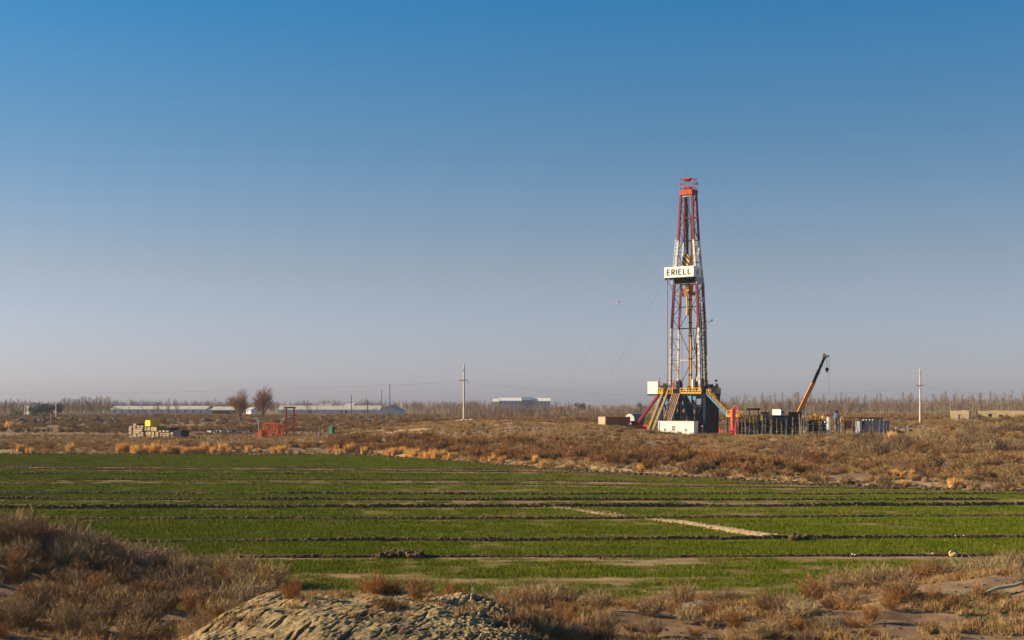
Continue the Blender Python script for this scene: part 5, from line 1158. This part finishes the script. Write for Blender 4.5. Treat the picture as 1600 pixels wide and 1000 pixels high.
# ------------------------------------------------------------------ power line
def power_pole(px, ytop, Y, lab, ybar):
    x, y, z = on(px, Y); h = wz(ytop, Y)-z
    e = empty('power_pole', (x, y, z), math.radians(-20), **tag(lab, 'utility pole'))
    obj('pole', MB().tube((0, 0, -.3), (0, 0, h), .30, .17, n=8), M['pole'], e)
    zb = wz(ybar, Y)-z
    ar = obj('crossarm', MB().bar((-1.1, -.22, zb), (1.1, -.22, zb), .13), M['steel'], e)
    for s in (-1, 1): obj('insulator', MB().tube((s, -.22, zb), (s, -.22, zb-.45), .12, .07, n=7), M['grey'], ar)
    obj('insulator', MB().tube((0, -.25, h-1.6), (-.25, -.25, h-1.2), .07, n=6), M['grey'], e)
    return e, h, zb
pe1, h1, zb1_ = power_pole(725, 569, 322, 'pale concrete power pole standing alone on the dune left of the rig', 594)
pe2, h2, zb2_ = power_pole(1438, 575, 365, 'slim concrete power pole at the right, near the ruined adobe walls', 602)
def wire(a, c, sag, lab):
    a, c = Vector(a), Vector(c); pts = []
    for k in range(25): t = k/24; p = a.lerp(c, t); p.z -= 4*sag*t*(1-t); pts.append(p-a)
    obj('power_line', MB().path(pts, .006, 4), M['cable'], None, a, **tag(lab, 'power line', 'power lines of the field'))
lab = 'thin sagging overhead wire of the power line crossing the sky'
ends0 = []
for dx, z1, z2 in ((-1, zb1_-.4, zb2_-.4), (1, zb1_-.4, zb2_-.4), (0, h1-1.3, h2-1.3)):
    p1 = pe1.location+Vector((dx, -.2, z1)); p2 = pe2.location+Vector((dx, -.2, z2))
    wire(p1, p2, 3.0, lab); wire(p1, (wx(-200, 420)+dx, 420, wz(612-(0 if dx else 12), 420)), 1.4, lab); wire(p2, (wx(1800, 380)+dx, 380, wz(620-(0 if dx else 16), 380)), 1.6, lab)
for k, (px, Y, s) in enumerate(((716, 318, .5), (722, 317, .6), (729, 318, .5), (737, 319, .55), (744, 318, .45))):
    x, y, z = on(px, Y); put('pale_boulder', rock_mesh('pale_boulder', 700+k, M['stone']), None, (x, y, z+.25), (0, 0, k), (s*1.7, s, s*.9), label='pale stone block in the row at the foot of the power pole', category='stone', group='pale stones at the power pole')
# far masts
for px, yt, Y, w, lab in ((609, 600, 1400, .9, 'taller hazy lattice mast on the horizon'), (596.5, 609, 1400, .5, 'shorter hazy mast on the horizon, left of the taller lattice mast'), (549, 617, 900, .25, 'thin post behind the long pale sheds'), (574.5, 624, 800, .3, 'dark post in front of the long pale shed')):
    x, y, z = on(px, Y); h = wz(yt, Y)-z; e = empty('radio_mast' if Y > 1000 else 'street_post', (x, y, z), 0, **tag(lab, 'mast' if Y > 1000 else 'post'))
    if Y > 1000:
        for sx_ in (-1, 1):
            for sy_ in (-1, 1): obj('leg', MB().bar((sx_*w, sy_*w, 0), (sx_*w*.25, sy_*w*.25, h), .22), M['brown'], e)
        b = MB()
        for i in range(14): z0, z1 = h*i/14, h*(i+1)/14; w0, w1 = w*(1-.75*i/14), w*(1-.75*(i+1)/14); b.bar((-w0, -w0, z0), (w1, -w1, z1), .14).bar((w0, w0, z0), (-w1, w1, z1), .14)
        obj('lattice', b, M['brown'], e)
    else: obj('post', MB().tube((0, 0, 0), (0, 0, h), w, w*.7, n=6), M['steel'], e)

# ------------------------------------------------------------------ buildings
def shed(name, px0, px1, ytop, yeave, Y, lab, mw, mr_, depth=12, rz=0, win=(), cat='building', gable_front=False):
    L = (px1-px0)*Y/F; x, y, z = on(px0, Y); z -= .2; he = wz(yeave, Y)-z; hr = wz(ytop, Y)-z
    e = empty(name, (x, y, z), rz, **tag(lab, cat))
    b = MB()
    if not gable_front:
        b.add([(0, 0, 0), (L, 0, 0), (L, depth, 0), (0, depth, 0), (0, 0, he), (L, 0, he), (L, depth, he), (0, depth, he), (0, depth/2, hr-.1), (L, depth/2, hr-.1)], [(0, 1, 5, 4), (2, 3, 7, 6), (3, 0, 4, 8, 7), (1, 2, 6, 9, 5)])
        obj('wall', b, mw, e)
        ov = .5
        obj('roof', MB().add([(-ov, -ov, he-.15), (L+ov, -ov, he-.15), (L+ov, depth/2, hr), (-ov, depth/2, hr), (-ov, depth+ov, he-.15), (L+ov, depth+ov, he-.15), (-ov, -ov, he-.0), (L+ov, -ov, he-.0), (L+ov, depth/2, hr+.15), (-ov, depth/2, hr+.15), (-ov, depth+ov, he), (L+ov, depth+ov, he)], [(6, 7, 8, 9), (9, 8, 11, 10), (1, 0, 3, 2), (2, 3, 4, 5), (0, 1, 7, 6), (0, 6, 9, 3), (1, 2, 8, 7), (3, 9, 10, 4), (2, 5, 11, 8), (4, 10, 11, 5)]), mr_, e)
    else:
        b.add([(0, 0, 0), (L, 0, 0), (L, depth, 0), (0, depth, 0), (0, 0, he), (L, 0, he), (L, depth, he), (0, depth, he), (L/2, 0, hr-.1), (L/2, depth, hr-.1)], [(0, 1, 5, 8, 4), (2, 3, 7, 9, 6), (3, 0, 4, 7), (1, 2, 6, 5)])
        obj('wall', b, mw, e)
        obj('roof', MB().add([(-.4, -.4, he-.2), (L/2, -.4, hr), (L+.4, -.4, he-.2), (-.4, depth, he-.2), (L/2, depth, hr), (L+.4, depth, he-.2), (-.4, -.4, he+.02), (L/2, -.4, hr+.22), (L+.4, -.4, he+.02), (-.4, depth, he+.02), (L/2, depth, hr+.22), (L+.4, depth, he+.02)], [(6, 7, 10, 9), (7, 8, 11, 10), (0, 3, 4, 1), (1, 4, 5, 2), (0, 1, 7, 6), (1, 2, 8, 7), (0, 6, 9, 3), (2, 5, 11, 8)]), mr_, e)
    for f0, f1, z0, z1 in win:
        w = obj('window', MB().b2(L*f0, L*f1, -.06, -.005, he*z0, he*z1), M['dark_open'], e)
    return e, L, he
shed('cattle_shed', 173, 325, 634.5, 639.5, 900, 'long low pale-roofed shed with a white left end', M['limewash'], M['roof_pale'], 16, math.radians(-6), [(k/12+.03, k/12+.045, .35, .75) for k in range(12)])
shed('cattle_shed', 435, 594, 634, 640, 930, 'long pale-roofed shed with dark doors, right of the broad bare trees', M['limewash'], M['roof_pale'], 16, math.radians(-3), [(.04, .06, .1, .8), (.30, .33, 0, .7), (.36, .37, .3, .7), (.62, .635, .2, .7), (.66, .68, 0, .8), (.85, .86, .3, .7)])
shed('open_shed', 330, 368, 635.5, 640.5, 760, 'open shed with a pale roof left of the broad bare trees', M['roof_brown'], M['roof_pale'], 12, math.radians(-10), [(.1, .45, 0, .75), (.5, .8, 0, .75)])
shed('white_house', 385, 396, 637, 640.5, 900, 'small white house with two gables between the broad bare trees', M['cabin_white'], M['roof_pale'], 6, math.radians(-40), [(.2, .35, .3, .7)])
shed('gabled_house', 594, 624, 634, 641.5, 720, 'grey gabled house at the right end of the long sheds', M['limewash'], M['roof_pale'], 14, math.radians(-8), [(.42, .48, .2, .6)], gable_front=True)
shed('far_house', 38, 47, 629, 632, 850, 'small pink-roofed white house at far left behind the trees', M['limewash'], M['roof_brown'], 8, math.radians(-20), [(.2, .4, .3, .7)])
shed('far_house', 207, 243, 628, 632, 1150, 'blue-roofed hazy buildings behind the left long shed', M['roof_blue'], M['roof_blue'], 14, 0, [(.2, .3, .3, .7)])
shed('far_house', 172, 190, 629, 633, 1180, 'small blue-roofed building behind the white end of the left long shed', M['roof_blue'], M['roof_blue'], 10, 0)
shed('far_house', 495, 516, 631, 634, 1100, 'pale-roofed house just behind the right long shed', M['limewash'], M['roof_pale'], 10, 0)
shed('far_house', 538, 552, 630.5, 633.5, 1100, 'pale house with a blue side behind the right long shed', M['roof_blue'], M['roof_pale'], 10, math.radians(-15))
shed('far_house', 868, 876, 637, 641, 640, 'tiny brown-roofed hut among the reeds left of the rig', M['brown'], M['roof_brown'], 5, math.radians(-30), gable_front=True)
# the white school-like block on the horizon
x, y, z = on(769, 1150); sx_ = 1150/F
e = empty('school_block', (x, y, z), 0, **tag('long white flat-topped block with a grey-blue centre on the horizon left of the rig', 'building'))
def blk(px0, px1, yt, dy, nm, m, depth=14):
    x0, x1 = (px0-769)*sx_, (px1-769)*sx_; zt = wz(yt, 1150)-z; return obj(nm, MB().b2(x0, x1, dy, dy+depth, 0, zt), m, e), x0, x1, zt, dy
parts = [blk(769, 780, 627.5, -3, 'wing', M['cabin_white']), blk(780.2, 815, 626, 0, 'wing', M['limewash']), blk(815.2, 832, 625, -2, 'wing', M['roof_blue']), blk(832.2, 860, 626.5, 0, 'wing', M['limewash'])]  # leftmost wing whiter: its sunlit end is put into the colour
for k, (o, x0, x1, zt, dy) in enumerate(parts):
    obj('roof', MB().add([(x0-.3, dy-.6, zt+.01), (x1+.1, dy-.6, zt+.01), (x1+.1, dy+7, zt+2.4), (x0-.3, dy+7, zt+2.4), (x1+.1, dy+14.5, zt+.01), (x0-.3, dy+14.5, zt+.01)], [(0, 1, 2, 3), (3, 2, 4, 5), (0, 3, 5), (1, 4, 2), (0, 5, 4, 1)]), M['cabin_white'] if k != 2 else M['roof_blue'], e)  # pitched instead of a flat parapet, shaped so the front slope catches sun
    if k:
        nwin = int((x1-x0)/2.6)
        for i in range(nwin):
            for fz in (.66,): cx = x0+(x1-x0)*(i+.5)/nwin; obj('window', MB().b2(cx-.8, cx+.8, dy-.06, dy-.004, zt*fz, zt*fz+2.2), M['roof_blue'], o)
# ruined adobe walls on the right
def adobe(name, px0, px1, yt, Y, lab, openings, left_w, rz, right_frac=None):
    L = (px1-px0)*Y/F/math.cos(rz); x, y, z = on(px0, Y); z = min(z, wz(656, Y))-.4; h = wz(yt, Y)-z
    e = empty(name, (x, y, z), rz, **tag(lab, 'ruin')); t = .45
    xs = [0]+[v for o in openings for v in (o[0]*L, o[1]*L)]+[L]
    b = MB()
    for i in range(0, len(xs), 2): b.b2(xs[i], xs[i+1], 0, t, 0, h+.12*math.sin(i*2.1+px0))
    for o0, o1, z0, z1 in openings: b.b2(o0*L, o1*L, 0, t, 0, h*z0); b.b2(o0*L, o1*L, 0, t, h*z1, h) if z1 < 1 else None
    obj('wall', b, M['adobe'], e)
    d = left_w
    obj('side_wall', MB().b2(-t, -.003, 0, d*.30, 0, h).b2(-t, -.003, d*.5, d, 0, h*.98).b2(-t, -.003, d*.30, d*.5, h*.75, h*.98), M['adobe'], e)
    obj('side_wall', MB().b2(L+.003, L+t, 0, d, 0, h*.95), M['adobe'], e)
    obj('back_wall', MB().b2(-t, L+t, d+.003, d+t, 0, h*.97), M['adobe'], e)
    return e, L, h
Yr_ = 425
e, L, h = adobe('adobe_hut', 1487, 1508, 641.5, Yr_, 'small roofless adobe hut with a bright left end, left one of the ruins', [(.42, .62, .3, .68)], 3.6, math.radians(-27))
obj('window_board', MB().b2(L*.42, L*.62, .2, .3, h*.3, h*.68), M['grey'], e)
e, L, h = adobe('adobe_ruin', 1531, 1640, 641.5, Yr_, 'long roofless adobe ruin with dark window holes at the right edge', [(.105, .15, .38, .72), (.235, .28, .32, .66), (.32, .50, .2, .88), (.57, .62, .4, .65), (.8, .85, .4, .7)], 4.2, math.radians(-24))
obj('cross_wall', MB().b2(L*.515, L*.53, .452, 4.0, 0, h*.95).b2(L*.19, L*.2, .452, 4.0, 0, h*.9), M['adobe'], e)
obj('inner_shade_sheet', MB().b2(L*.10, L*.29, .9, 1.0, 0, h*.8), M['dark_open'], e)  # black sheet standing in for the shade behind the window holes

# ------------------------------------------------------------------ spoil heaps
def heap(px, Y, w, h, lab, grp, m='heap'):
    x, y, z = on(px, Y); n, k = 12, 5; q = random.Random(int(px*7+Y)); b = MB(); vs = []
    for j in range(k):
        t = j/(k-1)
        for i in range(n): a = 6.283*i/n; r = (1-t)*(1+q.gauss(0, .14)); vs.append((w/2*r*math.cos(a), w*.4*r*math.sin(a), h*math.sin(t*1.57)*(1+q.gauss(0, .1))-.25*(j == 0)))
    fs = [(j*n+i, j*n+(i+1) % n, (j+1)*n+(i+1) % n, (j+1)*n+i) for j in range(k-1) for i in range(n)]
    obj('earth_heap', b.add(vs, fs), M[m], None, (x, y, z-.1), (0, 0, 0), **tag(lab, 'heap', grp))
for px in np.linspace(34, 186, 22): heap(px+R.uniform(-3, 3), 470+R.uniform(-22, 22), R.uniform(3, 6), R.uniform(1.1, 2.0), 'dark heap of dug earth in the row at far left behind the yard road', 'earth heaps at far left')
for _ in range(46): heap(R.uniform(255, 700), R.uniform(470, 640), R.uniform(3, 7), R.uniform(.7, 1.7), 'low grey-brown earth heap on the waste ground before the long sheds', 'earth heaps before the sheds')
for px, Y in ((1408, 350), (1425, 345), (1462, 338), (1478, 336), (1500, 345), (1530, 330)): heap(px, Y, R.uniform(5, 9), R.uniform(.8, 1.5), 'low brown earth heap on the rise left of the adobe ruins', 'earth heaps near the ruins')
# ------------------------------------------------------------------ trees
for px, ytop, Y, sd, lab in ((374, 611, 455, 4, 'broad bare brown tree, the left and wider one of the pair'), (411, 606, 452, 9, 'taller bare brown tree, the right one of the pair')):
    x, y, z = on(px, Y); h = wz(ytop, Y)-z; tr, cr = tree_meshes('broad', sd, h)
    e = empty('bare_tree', (x, y, z), 0, **tag(lab, 'tree')); obj('trunk', tr, M['bark'], e); obj('crown', cr, M['brown_tree'], e)
TP = []
for i in range(7):
    tr, cr = tree_meshes('poplar', 20+i, 10.0); TP.append((tr.mesh('trunk', M['bark']), cr.mesh('crown', M['poplar'])))
for i in range(4):
    tr, cr = tree_meshes('orchard', 40+i, 10.0); TP.append((tr.mesh('trunk', M['bark']), cr.mesh('crown', M['dark_tree'])))
def tree(px, Y, h, lab, grp, kinds):
    x, y, z = on(px, Y); t, c = TP[R.choice(kinds)]; s = h/10
    e = put('bare_tree', None, None, (x, y, z), (0, 0, R.random()*6.28), s, **tag(lab+', nearest the '+landmark(x, y), 'tree', grp))
    put('trunk', t, e); put('crown', c, e)
PO, OR = list(range(7)), list(range(7, 11))
zones = [(-20, 40, 560, 640, 620, 627, 16, PO, 'thin bare tree behind the dark heaps at left', 'bare trees at the left edge'), (96, 172, 640, 720, 617, 625, 36, PO, 'thin bare tree left of the white shed end', 'bare trees left of the long shed'),
         (690, 940, 400, 520, 627, 638, 64, PO, 'slender pale bare tree left of the rig', 'bare trees left of the rig'), (735, 860, 395, 450, 633, 639, 12, OR, 'rounded purple-brown bare bush left of the rig', 'purple bushes left of the rig'),
         (1140, 1440, 520, 760, 611, 633, 90, PO, 'tall thin bare tree behind the tanks', 'bare trees behind the tanks'), (1440, 1640, 500, 620, 609, 631, 74, PO, 'tall thin bare tree behind the ruins', 'bare trees behind the ruins')]
for a0, a1, Y0, Y1, t0, t1, n, kinds, lab, grp in zones:
    for k in range(n):
        px = a0+(a1-a0)*(k+R.random())/n; Y = R.uniform(Y0, Y1); z = g1(wx(px, Y), Y); tree(px, Y, max(2.5, wz(t0+(t1-t0)*R.random()**.75, Y)-z), lab, grp, kinds)
# the far woods: one mass
tp = []
for _ in range(1900):
    px = R.uniform(-120, 1720); Y = R.uniform(800, 2000)
    c_ = float(fbm(px/70, Y/260, 121, 3)); tp.append((wx(px, Y), Y, 0, R.random()*6.28, (R.uniform(.3, .6)+.9*max(0, c_-.42))*(1.5 if R.random() < .05 else 1), 0)) if R.random() < (c_-.25)*2.6 else None
for _ in range(900):
    px = R.uniform(-60, 800); Y = R.uniform(950, 1600); tp.append((wx(px, Y), Y, 0, R.random()*6.28, R.uniform(.6, .95)*(1.3 if R.random() < .06 else 1), 0))
for _ in range(520):
    px = R.uniform(1120, 1680); Y = R.uniform(600, 900); tp.append((wx(px, Y), Y, 0, R.random()*6.28, R.uniform(.6, .9), 0))
for _ in range(260):
    px = R.uniform(640, 1130); Y = R.uniform(430, 800); tp.append((wx(px, Y), Y, 0, R.random()*6.28, R.uniform(.3, .55), 0))
tp = np.array(tp); tp[:, 2] = gz(tp[:, 0], tp[:, 1])-.1
joined = []
for t, c in TP:
    b = MB(); 
    for me in (t, c):
        b.add([v.co[:] for v in me.vertices], [tuple(p.vertices) for p in me.polygons], 0 if me is t else 1)
    joined.append(b.mesh('far_tree', [t.materials[0], c.materials[0]]))
scatter('far_woods', 'fartree', joined, tp, 'hazy far-off belt of bare trees along the horizon', 'woods')
# evergreen clumps
def leafy(name, px, Y, w, h, lab, grp=None, m='evergreen', n=900):
    x, y, z = on(px, Y); q = random.Random(int(px)); cr = MB()
    cl_ = [(q.uniform(-.5, .5)*w, q.uniform(-.4, .4)*w, h*q.uniform(.28, .82), q.uniform(.16, .30)*min(w, h)) for _ in range(9)]
    for _ in range(n):
        c = q.choice(cl_); v = Vector((q.gauss(0, 1), q.gauss(0, 1), q.gauss(0, 1))).normalized()*c[3]*(.6+.5*q.random())
        cr.tri((c[0]+v.x, c[1]+v.y, c[2]+v.z), (q.gauss(0, 1), q.gauss(0, 1), q.gauss(.4, 1)), .09*h, .05*h, q.random()*6)
    e = empty(name, (x, y, z), 0, **tag(lab, 'tree', grp)); obj('trunk', MB().tube((0, 0, -.2), (0, 0, h*.5), .03*h, .015*h, 6), M['bark'], e); obj('crown', cr, M[m], e)
for k, px in enumerate((50, 58, 66, 74, 82, 91)): leafy('evergreen_tree', px, 700+8*(k % 2), 5.5, 5.8+.5*(k % 3), 'dark dense evergreen in the row at far left', 'dark evergreens at far left')
leafy('evergreen_tree', 28, 705, 5, 5.5, 'dark evergreen apart from the row, near the left edge behind the golden reeds')
leafy('green_bush', 249, 640, 2.6, 2.6, 'small dull green bush in front of the left long shed', m='weed')
for k, px in enumerate((1345, 1510, 1516, 1290, 1000, 905)): leafy('evergreen_tree', px, 780+10*k, 6, 6.4+.4*(k % 3), 'dark evergreen showing among the bare trees of the right and centre belts', 'dark evergreens among the bare belts')
# reeds at far left
for k, (px, Y, s) in enumerate(((11, 395, 2.0), (14, 400, 2.6), (16, 394, 1.7), (28, 400, 1.9), (31, 404, 1.5), (9, 402, 1.5))):
    plant('golden', wx(px, Y), Y, s, '{s} golden reed clump at the left edge before the dark heaps', 'golden reeds at the left edge', 'reeds')
for k in range(34):
    px, Y = R.uniform(95, 250), R.uniform(385, 420); plant('bank', wx(px, Y), Y, R.uniform(1.0, 1.7), '{s} brown thorny bush in the row behind the yard road, near the {l}', 'thorny bushes behind the yard road')
# saplings in front of the tanks
SP = []
for i in range(6):
    q = random.Random(60+i); b = MB(); h = 5.0; bx_, by_ = q.gauss(0, .12), q.gauss(0, .1)
    b.tube((0, 0, -.2), (bx_, by_, h*.5), .042, .03, 5, 0, False).tube((bx_, by_, h*.5), (bx_*1.5+q.gauss(0, .15), by_, h*.97), .024, .006, 4, 0, False)
    br = MB()
    for _ in range(80):
        f = .12+.82*q.random(); z = h*f; a = q.random()*6.28; sp = .25+.3*q.random(); L_ = (.3+.9*q.random())*(1.15-f*.7)
        br.tri((bx_*min(1, f*2), by_*min(1, f*2), z), (math.cos(a)*sp, math.sin(a)*sp, 1), L_, .042, q.random()*6)
    SP.append((b.mesh('stem', M['sapling']), br.mesh('branches', M['sapling'])))
def sapling(px, Y, ytop):
    x, y, z = on(px, Y); h = max(1.5, wz(ytop, Y)-z); a, c = R.choice(SP)
    e = put('young_tree', None, None, (x, y, z), (R.gauss(0, .05), R.gauss(0, .05), R.random()*6.28), h/5, **tag('slim pale leafless sapling in the row of saplings, in front of the '+landmark(x, y), 'tree', 'saplings in front of the tanks')); put('stem', a, e); put('branches', c, e)
for px, yt in ((1150, 650), (1166, 648), (1171, 652), (1178, 642), (1184, 655), (1195, 650), (1204, 645), (1206, 652), (1215, 660), (1228, 650), (1238, 655), (1252, 650), (1253, 646), (1256, 644), (1259, 646), (1262, 650), (1249, 652), (1270, 660), (1278, 664), (1283, 660), (1293, 650), (1297, 645), (1304, 655), (1307, 652), (1310, 648), (1313, 655), (1318, 662), (1324, 660), (1330, 658), (1338, 652), (1341, 655), (1350, 660), (1358, 664), (1365, 658), (1369, 664), (1374, 660), (1380, 656), (1386, 662), (1390, 664), (1160, 660), (1190, 660), (1222, 652), (1243, 660)):
    sapling(px+R.uniform(-1, 1), R.uniform(262, 284), yt+R.uniform(-9, 8))

# ------------------------------------------------------------------ small foreground things
x = wx(1485, 74.5); put('boulder', rock_mesh('boulder', 801, M['adobe']), None, (x, 74.0, .2), (0, 0, .4), (.30, .25, .22), label='pale boulder on the furrow ridge at the right of the field', category='stone')
for px, py in ((1491, 841), (1504, 840.5), (1330, 870), (1334, 871), (1455, 869)):
    Y = HC*F/(py-HY); put('white_stone', rock_mesh('white_stone', 810+px % 5, M['white']), None, (wx(px, Y), Y-.25, .17), (0, 0, px), .05, label='small white stone lying on a furrow ridge at the right of the field', category='stone', group='white stones on the furrow ridges')
a = on(1533, 47); c = on(1605, 49)
lg = Vector(c)-Vector(a); obj('fallen_branch', MB().path([(0, 0, .08), lg*.35+Vector((0, .1, .14)), lg*.7+Vector((0, -.1, .12)), lg+Vector((0, 0, .15))], .055, 6), M['sapling'], None, a, **tag('long pale fallen branch on the ground at the right edge', 'branch'))
for k in range(9):
    x, y, z = on(1090+R.uniform(-12, 18), 47+R.uniform(-.5, .5)); put('earth_lump', rock_mesh('earth_lump', 830+k % 3, M['heap']), None, (x, y, z+.1), (0, 0, k), (.4, .35, .26), label='grey lump in the low earth heap beside the pale thin stem', category='earth lump', group='lumps of the low earth heap')

# ------------------------------------------------------------------ haze
b = MB().b2(-1500, 1500, -60, 2600, -4, 64)
hz = obj('haze', b, [], None, kind='stuff', label='thin pale haze over the plain', category='haze')
hm = bpy.data.materials.new('haze_air'); hm.use_nodes = True; n_ = hm.node_tree.nodes
for nd in list(n_): n_.remove(nd)
om = n_.new('ShaderNodeOutputMaterial'); pv = n_.new('ShaderNodeVolumePrincipled'); pv.inputs['Color'].default_value = (.80, .86, .95, 1); pv.inputs['Density'].default_value = 0.00009; pv.inputs['Anisotropy'].default_value = 0.0
hm.node_tree.links.new(pv.outputs[0], om.inputs['Volume']); hz.data.materials.append(hm)
